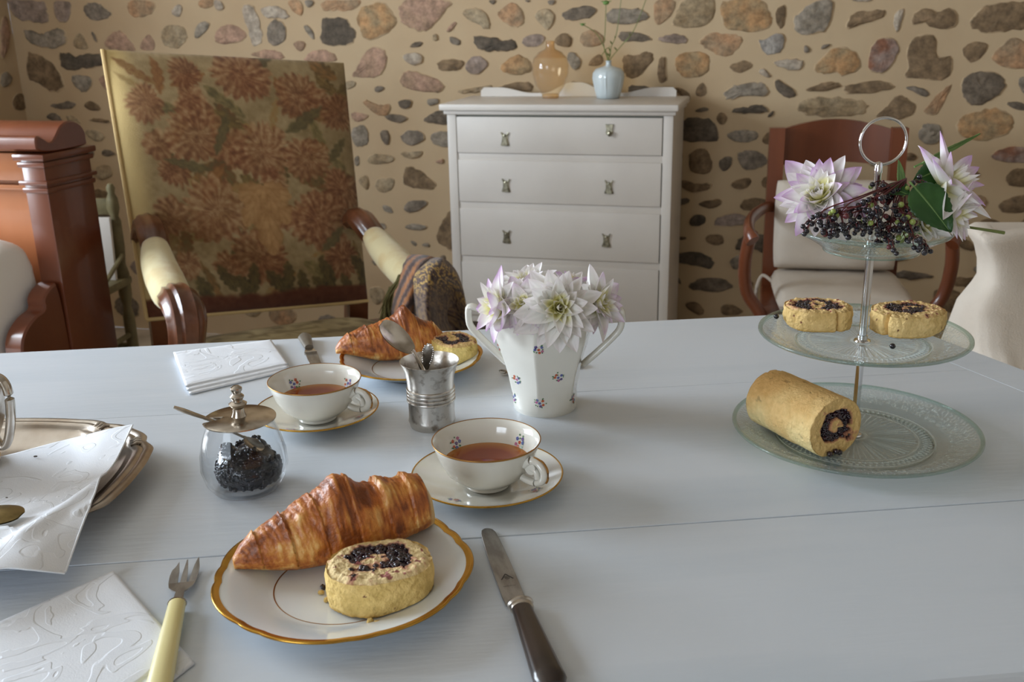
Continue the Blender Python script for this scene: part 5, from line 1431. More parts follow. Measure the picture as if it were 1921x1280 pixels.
def dahlia(label, center, axis, R, n, tone, seed, group, stem_to=None, spread=(12, 112), heart=True, asym=None, slim=1.0, keep=None, via=None):
    root = thing('dahlia', label, 'flower', center, 0, group)
    r = random.Random(seed); axis = Vector(axis).normalized(); Fm = frame(axis, Vector((1, 0, .1)))
    for k in range(n):
        f = (k + .5) / n; ang = k * 2.39996 + seed
        if asym is not None and f > .45:
            dirv = Fm @ Vector((math.cos(ang), math.sin(ang), 0))
            if dirv.dot(Vector(asym).normalized()) < -.35: continue
        phi = math.radians(spread[0] + (spread[1] - spread[0]) * f ** .85) + r.uniform(-.12, .12)
        L_ = R * (.34 + .70 * f ** .7) * r.uniform(.80, 1.12)
        rad = Fm @ Vector((math.cos(ang), math.sin(ang), 0))
        me = PET['heart' if f < .36 else (tone if r.random() < .75 else 'white')][r.randrange(4)]
        o = bpy.data.objects.new('petal', me); COL.objects.link(o); o.parent = root
        wx = slim * r.uniform(.8, 1.1) * (1.0 if f > .3 else .8); org = rad * R * .06 * f + axis * (R * .10 * (1 - f))
        for att in range(14):                      # a petal that meets the bowl or the glass is bent up by it
            ph = phi * (1 - .065 * att); L2 = L_ * (1 - .02 * att)
            yd = (axis * math.cos(ph) + rad * math.sin(ph)).normalized(); zd = (axis * math.sin(ph) - rad * math.cos(ph)).normalized(); xd = yd.cross(zd)
            M = Matrix((xd, yd, zd)).transposed() @ Matrix.Diagonal(Vector((L2 * wx, L2, L2)))
            if keep is None or all(keep(Vector(center) + org + M @ v.co) for v in me.vertices): break
        o.matrix_local = Matrix.Translation(org) @ M.to_4x4()
    if stem_to is not None:
        e = Vector(stem_to) - Vector(center); path = spline([axis * (-.003), axis * (-R * .35) + e * .25, e] if via is None else [axis * (-.003), Vector(via) - Vector(center), (Vector(via) - Vector(center)).lerp(e, .5), e], 5)
        MB().tube(path, .0026, 7).build('stem', 'stem_green', root)
    cal = MB(); cal.lathe([(0, -.006), (.004, -.005), (.0065, -.001), (.004, .003), (0, .004)], 10, M=Fm); cal.build('calyx', 'stem_bud', root)
    return root
GV = 'dahlias in the flower bowl'
stem_end = VB + Vector((0, 0, .03))
HANDLES = [VB + rotm('Z', ha) @ Vector(p) for ha in (math.radians(-8), math.radians(172)) for p in spline(pth, 2)]
def clear_of_bowl(p):
    q = p - VB
    if q.z < .1200 and math.hypot(q.x, q.y) < vrad(math.atan2(q.y, q.x), max(0, q.z)) + .0018: return False
    return not any((p - h_).length < .0072 for h_ in HANDLES)
for lab, (x, y, Yd), axis, R, n, tone, seed, kw in (
    ('large white dahlia with yellow heart facing forward over the bowl rim', (1046, 578, 1.022), (.10, -.93, .30), .046, 56, 'white', 2, {}),
    ('blush dahlia with tight centre nestled beside the large white dahlia', (985, 573, 1.035), (-.25, -.85, .40), .036, 46, 'blush', 5, {}),
    ('lilac tipped dahlia turned sideways at the bowl handle nearest the beaker', (946, 580, 1.050), (-.90, -.42, .22), .045, 24, 'lilac', 9, dict(spread=(20, 84), slim=1.15)),
    ('white dahlia standing upright at the back of the bowl', (990, 545, 1.095), (-.2, -.25, .95), .038, 30, 'white', 13, dict(spread=(15, 75))),
    ('pale pink dahlia leaning over the bowl handle nearest the cake stand', (1112, 580, 1.055), (.75, -.55, .25), .040, 36, 'blush', 17, dict(spread=(20, 95))),
    ('small lilac dahlia peeping from behind the large white dahlia', (1070, 540, 1.100), (.25, .0, .9), .030, 22, 'lilac', 21, dict(spread=(15, 80)))):
    c = aty(x, y, Yd); c.z = max(c.z, Z + .128); dv = (c - VB); dv.z = 0; dv = dv.normalized() * min(.034, dv.length)
    dahlia(lab, c, axis, R, n, tone, seed, GV, stem_to=stem_end + dv.normalized() * .018, keep=clear_of_bowl, via=VB + dv + Vector((0, 0, .122)), **kw)

# ================================================================== three tier cake stand
SA = Vector((.3585, .9675, Z))
stand = thing('cake_stand', 'three tier pressed glass cake stand with chrome rod and ring handle', 'cake stand', SA)
def pressed_plate(R, base_z, well, rise, lip=.0026, bowlish=False):
    """pressed glass plate: starburst ribs in the well, beaded ring, patterned rim"""
    pl = MB(); n = 480; prof_ = []
    N_ = 64
    for k in range(N_ + 1):
        r = R * k / N_; t = max(0, (r - well) / (R - well)); prof_.append((r, base_z + .004 + rise * (t ** 1.15 if not bowlish else t ** .8)))
    def fn(r, z, a):
        d = 0
        if .012 < r < well * .78: d += .0006 * math.cos(a * 48) * smooth01((r - .012) / .02)
        if well * .82 < r < well * .97: d += .0008 * math.cos(a * 80) * math.cos((r - well * .9) / (well * .1) * 1.5)
        if r > well * 1.2 and r < R * .93: d += .0005 * math.cos(a * 60) * math.cos(r * 1500) + .0004 * math.sin(a * 12 + r * 300)
        return r, z + d
    pl.lathe(prof_, n, fn)
    top_n = len(pl.v)
    pl.lathe([(r, z - lip) for r, z in reversed(prof_)][2:], n // 4)
    XY = pl.arr(); rr_ = np.hypot(XY[:, 0], XY[:, 1]); aa_ = np.arctan2(XY[:, 1], XY[:, 0]); w_ = rr_ / well
    star = (np.cos(aa_ * 60) > .35) * (w_ > .22) * (w_ < .78) * (.35 + .65 * (w_ - .2))
    bead = (np.cos(aa_ * 80) * np.cos((w_ - .90) * 60) > .1) * (w_ > .84) * (w_ < .97)
    lines = (np.abs(w_ - .80) < .014) | (np.abs(w_ - 1.0) < .014) | (np.abs(w_ - .16) < .02)
    rel_ = rr_ / R; scroll = vnoise(np.stack([np.cos(aa_) * rr_, np.sin(aa_) * rr_, 0 * rr_], 1), 150, 2, 3)
    frieze = (np.abs(np.sin(scroll * 42)) < .45) * (rel_ > .74) * (rel_ < .90) + (np.cos(aa_ * 120) * np.cos(rr_ * 2600) > .25) * (rel_ > .905) * (rel_ < .945)
    amt = np.clip(star * .7 + bead * .8 + lines * .7 + frieze * .55, 0, 1); amt[top_n:] = 0
    o = pl.build('plate', 'glass_pressed', stand, smooth=180, col=np.repeat(amt[:, None], 3, 1))
    zR = base_z + .004 + rise
    e = MB(); e.lathe([(R - .0045, zR - .0006), (R - .002, zR + .0006), (R, zR - .0004), (R + .0003, zR - .0018), (R - .0010, zR - .0034), (R - .004, zR - .0036)], n // 2); e.build('plate_edge', 'glass_edge', o, smooth=180)
    f = MB(); f.lathe([(well * .97, base_z + .0015), (well * .98, base_z), (well * 1.0, base_z), (well * 1.01, base_z + .0018)], n // 2); f.build('foot_ring', 'glass_edge', o, smooth=180)
    return zR
ZB, ZM, ZT_ = 0.0, .104, .203
pressed_plate(.1255, ZB, .080, .0125); pressed_plate(.1040, ZM, .066, .0110); pressed_plate(.0745, ZT_, .046, .0185, bowlish=True)
rod = MB()
for z0, z1 in ((.006, ZM - .001), (ZM + .006, ZT_ - .001)): rod.lathe([(0, z0), (.0040, z0), (.0040, z1), (0, z1)], 20)
rod.lathe([(.0035, ZT_ + .006), (.0035, ZT_ + .078), (0, ZT_ + .079)], 16)
rod.build('rod', 'chrome', stand)
for z0 in (ZB + .0045, ZM + .0045, ZT_ + .0045):
    MB().lathe([(0, z0), (.0085, z0), (.0080, z0 + .0012), (.0052, z0 + .0020), (.0050, z0 + .006), (.0040, z0 + .0065)], 24).build('washer', 'chrome', stand)
rc_ = aty(1657, 265, SA.y) - SA; rr = .0222
MB().tube([(rc_.x + rr * math.cos(t), 0, rc_.z + rr * math.sin(t)) for t in [k * 2 * math.pi / 64 for k in range(65)]], .0014, 10, hint=Vector((0, 1, 0)), caps=False).build('ring_handle', 'chrome', stand, smooth=180)
MB().lathe([(0, 0), (.0042, 0), (.0042, .006), (.0030, .010), (0, .0112)], 16, t=(0, 0, rc_.z - rr - .008)).build('knob', 'chrome', stand)

def tier_surface(base_z, R, well, rise, power=1.15):
    return lambda x, y: Z + base_z + .0044 + rise * max(0, (math.hypot(x - SA.x, y - SA.y) - well) / (R - well)) ** power if math.hypot(x - SA.x, y - SA.y) < R + .001 else -1.0
low_surface = tier_surface(ZB, .1255, .080, .0125); mid_surface = tier_surface(ZM, .1040, .066, .0110); top_surface = tier_surface(ZT_, .0745, .046, .0185, .8)
# ---- sponge roll on the lowest tier: lies on its side, cut end to the right front
RZ = Z + .0048
ra_ = at(1446, 742, Z + .036); rb_ = at(1568, 800, Z + .036); Lr_ = (rb_ - ra_).length
dirr = (rb_ - ra_).normalized()
def sponge_roll():
    root = thing('sponge_roll', 'uncut length of golden sponge roll with jam swirl at its end', 'cake', (ra_.x, ra_.y, RZ))
    xa = dirr; za = Vector((0, 0, 1)); ya = za.cross(xa)
    M = Matrix((ya, za, xa)).transposed()                 # local (a,b,c) -> across, up, along
    na, nl, nr = 130, 70, 34
    A = np.linspace(0, 2 * math.pi, na, endpoint=False); rings = []; cols = []; jam = []
    RX, RY = .0335, .0315
    def ring(c_, fr, end):
        P = np.stack([np.cos(A) * RX * fr, np.sin(A) * RY * fr, np.full(na, c_)], 1)
        n1_ = vnoise(P, 60, 3, 51); n2_ = vnoise(P, 240, 3, 52); n3 = vnoise(P, 26, 2, 53)
        if end is None:
            k = 1 + .05 * n1_ + .02 * n2_ + .05 * n3
            dent = vnoise(P, 130, 2, 55) > .30
            k = k - .03 * dent
            P[:, 0] *= k; P[:, 1] *= k
            q = np.clip(.5 + 1.1 * n3 + .8 * n1_ + .5 * np.sin(A), 0, 1)[:, None]
            c = np.array([240, 216, 156.]) * (1 - q) + np.array([218, 172, 106.]) * q + (n2_ * 30)[:, None]
            c[dent] *= .84
        else:
            j = jam_field(np.full(na, fr), A, 2) * 1.3 + n1_ * 2.0 + n2_ * .7
            jm_ = smooth01((j - .50) / .14) * end; pk = (smooth01((j - .25) / .3) * .5 * end)[:, None]
            P[:, 2] += n2_ * .003 + n1_ * .003 - .004 * jm_
            c = np.array([222, 184, 118.]) + (n2_ * 40)[:, None]
            c = c * (1 - pk) + np.array([150, 70, 62.]) * pk
            c = c * (1 - jm_[:, None]) + np.array([42, 16, 26.]) * jm_[:, None]
            if end:
                for k in np.where(jm_ > .7)[0]: jam.append(P[k])
        P[:, 1] = np.maximum(P[:, 1], -RY * .90)
        rings.append([tuple(p) for p in P]); cols.append(c)
    for k in range(8): ring(0, .05 + .93 * k / 8, 0)
    for k in range(nl): ring(Lr_ * k / (nl - 1), 1.0, None)
    for k in range(nr): ring(Lr_, .98 - .97 * k / nr, 1)
    mb = MB(); mb.loft(rings, True, True, M=M, t=(0, 0, RY * .92)); settle(mb, (ra_.x, ra_.y, RZ), 0, low_surface); mb.build('sponge', 'sponge', root, smooth=180, col=nlin(np.clip(np.concatenate(cols), 5, 250)))
    r = random.Random(3); r.shuffle(jam); jl = MB()
    for p in jam[:260]:
        jl.ico(M @ Vector(p) + Vector((0, 0, RY * .92)) + dirr * r.uniform(0, .001), r.uniform(.0010, .0023), 1)
    for p in ((.012, -.024), (.017, -.026), (.004, -.025)): jl.ico(M @ Vector((p[0] - .012, p[1] + .0, Lr_ + .003)) + Vector((0, 0, RY * .92)), .0034, 1)
    jl.build('jam_filling', 'jam', root, smooth=180)['kind'] = 'stuff'
    return root
sponge_roll()
sm1 = at(1524, 582, Z + ZM + .016) + Vector((0, -.018, 0)); sm2 = at(1698, 588, Z + ZM + .016) + Vector((-.006, -.023, 0))
slice_parts('cake_slice', 'smaller jam roll slice with broken band of jam on the middle tier', 'slices of jam roll', (sm1.x, sm1.y, Z + ZM + .0052), .0345, .0300, .0225, math.radians(-8), 1, 61, notch=math.radians(-62), sidec=(230, 194, 126), surf=mid_surface)
slice_parts('cake_slice', 'jam roll slice with closed ring of jam on the middle tier', 'slices of jam roll', (sm2.x, sm2.y, Z + ZM + .0052), .0365, .0320, .0235, math.radians(10), 2, 71, notch=math.radians(205), sidec=(230, 196, 130), surf=mid_surface)

# ---- flowers, leaves and elderberries on the top tier
GS = 'dahlias on the cake stand'
def clear_of_glass(p):
    r_ = math.hypot(p.x - SA.x, p.y - SA.y)
    return r_ > .0770 or p.z > top_surface(SA.x + min(r_, .0744), SA.y) + .0006
c = aty(1540, 378, .957)
dahlia('full white and lilac dahlia with yellow heart on the top tier', c, (-.42, -.66, .62), .0450, 66, 'lilac', 33, GS, stem_to=SA + Vector((-.02, .01, ZT_ + .012)), spread=(12, 92), keep=clear_of_glass)
c = aty(1764, 352, .955)
dahlia('lilac tipped dahlia on the top tier turned away beside large leaf', c, (.66, -.42, .62), .0560, 26, 'lilac', 37, GS, slim=.72, stem_to=SA + Vector((.03, .0, ZT_ + .012)), spread=(16, 84), keep=clear_of_glass)
c = aty(1775, 398, .940)
dahlia('drooping pale dahlia hanging over the edge of the top tier', c, (.62, -.62, -.30), .0380, 22, 'blush', 41, GS, stem_to=SA + Vector((.035, -.01, ZT_ + .014)), spread=(14, 84), keep=clear_of_glass)
c = aty(1728, 428, .925)
dahlia('white dahlia lying low in the glass under the large leaf', c, (.35, -.75, .45), .0280, 18, 'white', 45, GS, stem_to=SA + Vector((.02, -.02, ZT_ + .012)), spread=(25, 95), keep=clear_of_glass)

def leaf(label, base_p, tip_p, width, normal, m, droop=.12, group='leaves on the cake stand'):
    b, t = Vector(base_p), Vector(tip_p); L_ = (t - b).length; yd = (t - b).normalized(); nm = Vector(normal); zd = (nm - yd * nm.dot(yd)).normalized(); xd = yd.cross(zd)
    Mx = Matrix((xd, yd, zd)).transposed(); mb = MB()
    def fn(u, v):
        s_ = u * 2 - 1
        half = width * math.sin(math.pi * min(1, .04 + .96 * v ** .72)) ** .8 * (1 + .05 * math.cos(v * 60))
        z = -droop * L_ * (v - .5) ** 2 + .16 * width * abs(s_) - .02 * width * math.cos(abs(s_) * 10 + v * 20)
        return (half * s_, L_ * v, z)
    root = thing('leaf', label, 'leaf', b, 0, group)
    mb.grid(fn, 11, 26, M=Mx); mb.build('blade', m, root, smooth=180, solid=.0005)
    vn = MB(); vn.tube([Mx @ Vector((0, L_ * q, -droop * L_ * (q - .5) ** 2 + .0004)) for q in np.linspace(-.12, .96, 12)], [.0011 - .0007 * q for q in np.linspace(0, 1, 12)], 6); vn.build('midrib', 'leaf_light', root)
    return root
leaf('large dark green leaf hanging over the edge of the top tier', aty(1716, 350, .925), aty(1784, 436, .905), .0190, (.15, -1, .25), 'leaf')
leaf('small dark green leaf behind the elderberry stalks', aty(1762, 318, .965), aty(1712, 340, .950), .0115, (.1, -1, .2), 'leaf')
leaf('long light green leaf slanting up behind the lilac dahlia', aty(1728, 306, .985), aty(1838, 250, 1.005), .0070, (.35, -.6, -.6), 'leaf_light', .0)
leaf('small light green leaf standing beside the chrome knob', aty(1692, 356, .955), aty(1686, 300, .965), .0055, (.5, -1, 0), 'leaf_light')
leaf('dark green leaf lying flat under the elderberries', aty(1662, 350, .960), aty(1706, 366, .935), .0120, (0, -.7, .7), 'leaf')
sk = thing('flower_stalk', 'cut green flower stalk sticking out beyond the top tier', 'stem', aty(1800, 424, .965))
pa = aty(1800, 424, .965); MB().tube([(0, 0, 0), aty(1840, 430, .965) - pa, aty(1884, 437, .965) - pa], [.0012, .0014, .0017], 8).build('stalk', 'stem_green', sk)

rb = random.Random(12)
root_p = aty(1700, 335, .955)
eb = thing('elderberry_spray', 'drooping spray of dark elderberries on red stalks on the top tier', 'elderberries', SA + Vector((0, -.02, ZT_ + .01)))
EB0 = SA + Vector((0, -.02, ZT_ + .01))
berry_me = {}
for k, m in (('d', 'berry_dark'), ('r', 'berry_red'), ('g', 'berry_green')):
    mb = MB(); mb.ico((0, 0, 0), 1, 2); o = mb.build('berry', m, smooth=180); berry_me[k] = o.data; bpy.data.objects.remove(o)
nodes = [((1655, 352), 13, 24), ((1672, 372), 12, 24), ((1640, 385), 14, 26), ((1690, 395), 11, 22), ((1610, 405), 15, 26), ((1575, 412), 15, 26), ((1545, 418), 13, 24), ((1600, 428), 14, 24), ((1640, 415), 16, 26),
         ((1670, 425), 15, 26), ((1700, 418), 14, 24), ((1650, 438), 13, 24), ((1560, 428), 10, 20), ((1520, 425), 5, 14), ((1690, 440), 9, 20), ((1735, 470), 8, 13), ((1715, 455), 6, 14), ((1675, 462), 4, 20), ((1725, 352), 6, 24), ((1508, 440), 1, 3)]
stems = MB(); pos = []
def above_glass(p):
    r_ = math.hypot(p.x - SA.x, p.y - SA.y)
    if r_ < .0775: p = Vector((p.x, p.y, max(p.z, top_surface(SA.x + min(r_, .0744), SA.y) + .0016)))
    return p
trunk = {}
for i, ((x, y), n, rad) in enumerate(nodes):
    Yn = .915 + .012 * math.sin(i * 2.3) - (.018 if y > 450 else 0) + (.03 if y < 380 else 0)
    if y > 450: Yn = .882
    if x < 1600: Yn = .898
    nd = aty(x, y - 10, Yn + .008); hubs = aty(1668 + (x - 1668) * .35, 365 + (y - 365) * .25, .945 if x > 1620 else .910) + Vector((rb.uniform(-.007, .007), rb.uniform(-.006, .006), rb.uniform(-.006, .006)))
    way = [root_p, hubs, nd.lerp(hubs, .35) + Vector((0, 0, .004)), nd]
    rl_ = nd - SA; rd = Vector((rl_.x, rl_.y, 0)).normalized()
    if math.hypot(rl_.x, rl_.y) > .077 and rl_.z < ZT_ + .027: way = [root_p, hubs, SA + rd * .060 + Vector((0, 0, ZT_ + .026)), SA + rd * .0785 + Vector((0, 0, ZT_ + .0265)), nd]   # over the rim
    way = [above_glass(p) for p in spline(way, 8)]
    stems.tube([p - EB0 for p in way], [.0008 - .0002 * k / len(way) for k in range(len(way))], 6)
    made = 0; tr_ = 0
    while made < n and tr_ < 120:
        tr_ += 1
        a = rb.uniform(0, 6.28); q = math.sqrt(rb.random()) * rad
        p = aty(x + q * math.cos(a), y + q * math.sin(a) * .85, Yn + rb.uniform(-.012, .010))
        rad_b = rb.uniform(.0023, .0030)
        if any((p - o_).length < (rad_b + r_) * .96 for o_, r_ in pos): continue
        rel = p - SA
        rh = math.hypot(rel.x, rel.y)
        if rh < .078:
            zmin = ZT_ + .0045 + .0185 * max(0, (rh - .046) / .0285) ** .8 + rad_b
            if rel.z < zmin:
                continue
        pos.append((p, rad_b)); made += 1
        k = 'd' if rb.random() < .80 else ('g' if rb.random() < .5 else 'r')
        o = bpy.data.objects.new('berry', berry_me[k]); COL.objects.link(o); o.parent = eb; o.location = p - EB0; o.scale = (rad_b,) * 3
        bend_ = nd.lerp(p, .55) + Vector((rb.uniform(-.002, .002), 0, .003))
        stems.tube([above_glass(q_) - EB0 for q_ in spline([above_glass(nd), bend_, p], 3)], .00045, 5)
stems.build('stalks', 'stem_red', eb)
for i, (x, y, zz) in enumerate(((1456, 602, ZM), (1675, 645, ZM))):
    p = at(x, y, Z + zz + .010); mb = MB(); mb.ico((0, 0, 0), .0030, 2)
    rel = p - SA; t = max(0, (math.hypot(rel.x, rel.y) - .066) / .038)
    o = mb.build('elderberry', 'berry_dark', smooth=180, loc=(p.x, p.y, Z + zz + .004 + .011 * t ** 1.15 + .0034))
    tag(o, ['loose elderberry on the middle tier beside the smaller cake slice', 'loose elderberry on the middle tier in front of the rod'][i], 'berry', 'fallen elderberries')
# ================================================================== cutlery
def flat_thing(name, label, cat, p, q, group=None):
    d = q - p; o = thing(name, label, cat, (p.x, p.y, Z), math.atan2(d.y, d.x), group); return o, d.length
# near knife: x runs from the blade tip to the handle end
kp, kq = at(916, 992, Z + .002), at(1037, 1292, Z + .006)
kn, KL = flat_thing('table_knife', 'table knife with steel blade and dark horn handle beside the plate', 'knife', kp, kq)
bl = KL * .545
poly = chaikin([(0, -.004), (.004, -.0075), (.02, -.0090), (bl * .6, -.0098), (bl - .003, -.0102), (bl - .004, -.0070), (bl + .003, -.0055), (bl + .003, .0075), (bl * .6, .0075), (.02, .0060), (.004, .0045), (0, 0)], 1)
MB().prism(poly, .0012, .0028, .0004).build('blade', 'steel', kn, smooth=30)
bo_ = MB(); M = Matrix(((0, 0, 1), (1, 0, 0), (0, 1, 0)))
bo_.lathe([(0, 0), (.0088, 0), (.0102, .0014), (.0102, .0032), (.0086, .0044), (.0094, .0056), (.0092, .0100), (.0082, .0118), (0, .0118)], 24, M=M @ Matrix.Diagonal(Vector((1, .62, 1))), t=(bl, .0005, .0064)); bo_.build('bolster', 'silver_worn', kn, smooth=40)
hd = MB(); rings = []
for s_ in np.linspace(0, 1, 14):
    x = bl + .0105 + (KL - bl - .0105) * s_; w = .0078 + .0042 * s_ - (.0035 * smooth01((s_ - .93) / .07)); t = .0052 + .0020 * s_ - (.003 * smooth01((s_ - .93) / .07))
    rings.append([(x, w * math.cos(a), .0074 + t * math.sin(a)) for a in [k * 2 * math.pi / 16 for k in range(16)]])
hd.loft(rings); hd.build('handle', 'horn_dark', kn, smooth=50)
mk = MB(); cx = bl * .66
def thick(p, q, w):
    p, q = Vector(p), Vector(q); d = (q - p).normalized(); n = Vector((-d.y, d.x, 0)) * w
    mk.add([p - n, q - n, q + n, p + n], [(0, 1, 2, 3)])
zt_ = .00292
thick((cx + .0035, -.0055, zt_), (cx - .0045, -.0010, zt_), .0005); thick((cx - .0045, -.0010, zt_), (cx + .0035, .0040, zt_), .0005)
for k in range(14):
    a0_, a1_ = k * .75, (k + 1) * .75; r0, r1 = .0003 + k * .00016, .0003 + (k + 1) * .00016
    thick((cx + .0018 + r0 * math.cos(a0_), -.0008 + r0 * math.sin(a0_), zt_), (cx + .0018 + r1 * math.cos(a1_), -.0008 + r1 * math.sin(a1_), zt_), .00024)
for k in range(8): thick((cx + .0135, -.0060 + k * .0013, zt_), (cx + .0135, -.0052 + k * .0013, zt_), .00018)
mk.build('maker_mark', 'engraving', kn, smooth=0)
# near fork
fp, fq = at(352, 1054, Z + .004), at(287, 1345, Z + .006)
fk, FL = flat_thing('pastry_fork', 'three tined pastry fork with ivory coloured handle lying on the napkin', 'fork', fp, fq)
fm = MB()
def zf(x): return .0052 - .0030 * math.sin(math.pi * min(1, x / .055)) + .0012
def bent_prism(poly, th=.0012):
    k = len(fm.v); n = len(poly); ar = sum(poly[i][0] * poly[(i + 1) % n][1] - poly[(i + 1) % n][0] * poly[i][1] for i in range(n))
    if ar < 0: poly = poly[::-1]
    for dz in (0, th):
        for x, y in poly: fm.v.append((x, y, zf(x) + dz))
    fm.f.append(tuple(k + i for i in reversed(range(n)))); fm.f.append(tuple(k + n + i for i in range(n)))
    for i in range(n): fm.f.append((k + i, k + (i + 1) % n, k + n + (i + 1) % n, k + n + i))
bent_prism([(0, .0096), (.012, .0110), (.022, .0108), (.034, .0098), (.034, .0045), (.022, .0052), (.010, .0068), (.004, .0082)])
bent_prism([(.002, .0010), (.012, .0018), (.022, .0024), (.034, .0028), (.034, -.0022), (.022, -.0020), (.012, -.0010), (.003, .0000)])
bent_prism([(.004, -.0058), (.016, -.0046), (.034, -.0042), (.034, -.0112), (.022, -.0116), (.014, -.0104), (.010, -.0078)])
bent_prism([(.0338, .0098), (.040, .0088), (.047, .0056), (.051, .0032), (.060, .0036), (.068, .0046), (.068, -.0046), (.060, -.0036), (.051, -.0034), (.047, -.0066), (.041, -.0100), (.0338, -.0112), (.0338, -.004), (.0338, .0)])
fm.build('head', 'steel', fk, smooth=30)
fe = MB(); fe.lathe([(.0060, 0), (.0072, .0008), (.0074, .0024), (.0068, .0030)], 22, M=M @ Matrix.Diagonal(Vector((1, .72, 1))), t=(.067, 0, .0072)); fe.build('ferrule', 'silver', fk)
hd = MB(); rings = []
for s_ in np.linspace(0, 1, 14):
    x = .0685 + (FL - .0685) * s_; w = .0066 + .0030 * s_ - .002 * smooth01((s_ - .93) / .07); t = .0050 + .0014 * s_
    rings.append([(x, w * math.cos(a), .0074 + t * math.sin(a)) for a in [k * 2 * math.pi / 18 for k in range(18)]])
hd.loft(rings); hd.build('handle', 'ivory', fk, smooth=50)
# far knife
kp, kq = at(604, 716, Z), at(571, 634, Z + .004)
k2, KL = flat_thing('table_knife', 'table knife with grey handle beside the folded napkin and teacup', 'knife', kp, kq)
bl = KL * .62
MB().prism([(0, -.002), (.006, -.0075), (bl, -.0090), (bl, .0075), (.006, .0060), (0, .002)], .0008, .0024, .0004).build('blade', 'steel', k2, smooth=30)
MB().prism([(bl - .002, -.0085), (bl + .014, -.0055), (bl + .014, .0055), (bl - .002, .0085)], .0005, .0062, .001).build('bolster', 'silver', k2, smooth=30)
hd = MB(); rings = []
for s_ in np.linspace(0, 1, 12):
    x = bl + .013 + (KL - bl - .013) * s_; w = .0058 + .0040 * s_ - .003 * smooth01((s_ - .92) / .08); t = .0046 + .0014 * s_
    rings.append([(x, w * math.cos(a), .0062 + t * math.sin(a)) for a in [k * 2 * math.pi / 16 for k in range(16)]])
hd.loft(rings); hd.build('handle', 'horn_grey', k2, smooth=50)
# spoon behind the flower bowl
p = at(937, 706, Z); q = p + Vector((.11, .035, 0))
sb, SL = flat_thing('coffee_spoon', 'ornate silver coffee spoon lying behind the flower bowl', 'spoon', q, p)
s_ = MB(); spoon_mesh(s_, SL - .03, .0100, .028, .006, .05, 'fiddle', t=(.03, 0, .0042)); s_.build('body', 'silver_worn', sb, smooth=60)
cu_ = MB(); cu_.tube([(SL - .004 + .004 * math.cos(a), .004 * math.sin(a), .006) for a in np.linspace(.6, 5.6, 14)], .0013, 6); cu_.build('curled_end', 'silver_worn', sb)

# ================================================================== napkins, with woven damask figure
def damask_material():
    m = mat('damask_woven', (238, 241, 246), 0.7)
    nt = m.node_tree; N = nt.nodes; L = nt.links; p = N['Principled BSDF']
    tc = N.new('ShaderNodeTexCoord'); n = N.new('ShaderNodeTexNoise'); n.inputs['Scale'].default_value = 17; n.inputs['Detail'].default_value = 1.5; n.inputs['Distortion'].default_value = 1.6
    L.new(tc.outputs['Object'], n.inputs['Vector'])
    mu = N.new('ShaderNodeMath'); mu.operation = 'MULTIPLY'; mu.inputs[1].default_value = 26; L.new(n.outputs['Fac'], mu.inputs[0])
    sn = N.new('ShaderNodeMath'); sn.operation = 'SINE'; L.new(mu.outputs[0], sn.inputs[0])
    rg = N.new('ShaderNodeMapRange'); rg.inputs[1].default_value = .35; rg.inputs[2].default_value = .6; L.new(sn.outputs[0], rg.inputs[0])
    mx = N.new('ShaderNodeMix'); mx.data_type = 'RGBA'; mx.inputs[6].default_value = lin((236, 239, 245)) + (1,); mx.inputs[7].default_value = lin((232, 235, 241)) + (1,)
    L.new(rg.outputs[0], mx.inputs[0]); L.new(mx.outputs[2], p.inputs['Base Color'])
    wv = N.new('ShaderNodeTexNoise'); wv.inputs['Scale'].default_value = 900; L.new(tc.outputs['Object'], wv.inputs['Vector'])
    ad = N.new('ShaderNodeMath'); ad.operation = 'MULTIPLY_ADD'; ad.inputs[1].default_value = .35; L.new(wv.outputs['Fac'], ad.inputs[0]); L.new(rg.outputs[0], ad.inputs[2])
    b = N.new('ShaderNodeBump'); b.inputs['Strength'].default_value = .55; b.inputs['Distance'].default_value = .0008; L.new(ad.outputs[0], b.inputs['Height']); L.new(b.outputs['Normal'], p.inputs['Normal'])
damask_material()
def napkin(label, layers, group=None):
    """each layer: four measured corners, base height; a stack of folded cloth"""
    o0 = sum((Vector((p[0], p[1], 0)) for p in layers[0][0]), Vector()) / 4; o0.z = Z
    mb = MB()
    for k, (C, z0) in enumerate(layers):
        C = [Vector((p[0], p[1], 0)) for p in C]
        def fn(u, v):
            p = C[0].lerp(C[1], u).lerp(C[3].lerp(C[2], u), v)
            n = float(vnoise([(p.x, p.y, k)], 16, 3, 3)[0]); ed = min(u, 1 - u, v, 1 - v)
            return Vector((p.x, p.y, Z + z0 + .0018 * n * min(1, ed * 6) + .0009 * min(1, ed * 14))) - o0
        mb.grid(fn, 40, 40)
    o = mb.build('napkin', 'damask_woven', smooth=180, loc=o0)
    md = o.modifiers.new('cloth', 'SOLIDIFY'); md.thickness = .0016; md.offset = 0
    return tag(o, label, 'napkin', group)
def c4(*pp): return [at(x, y) for x, y in pp]
napkin('white damask napkin folded oblong beside the far knife', [(c4((328, 674), (508, 650), (545, 697), (356, 742)), .0015), (c4((327, 671), (509, 648), (543, 694), (352, 738)), .0034), (c4((326, 669), (509, 645), (541, 690), (349, 733)), .0053)], 'folded napkins')
napkin('white damask napkin folded under the pastry fork', [(c4((218, 1088), (366, 1248), (120, 1440), (-90, 1240)), .0014), (c4((214, 1079), (340, 1224), (95, 1430), (-95, 1218)), .0032)], 'folded napkins')

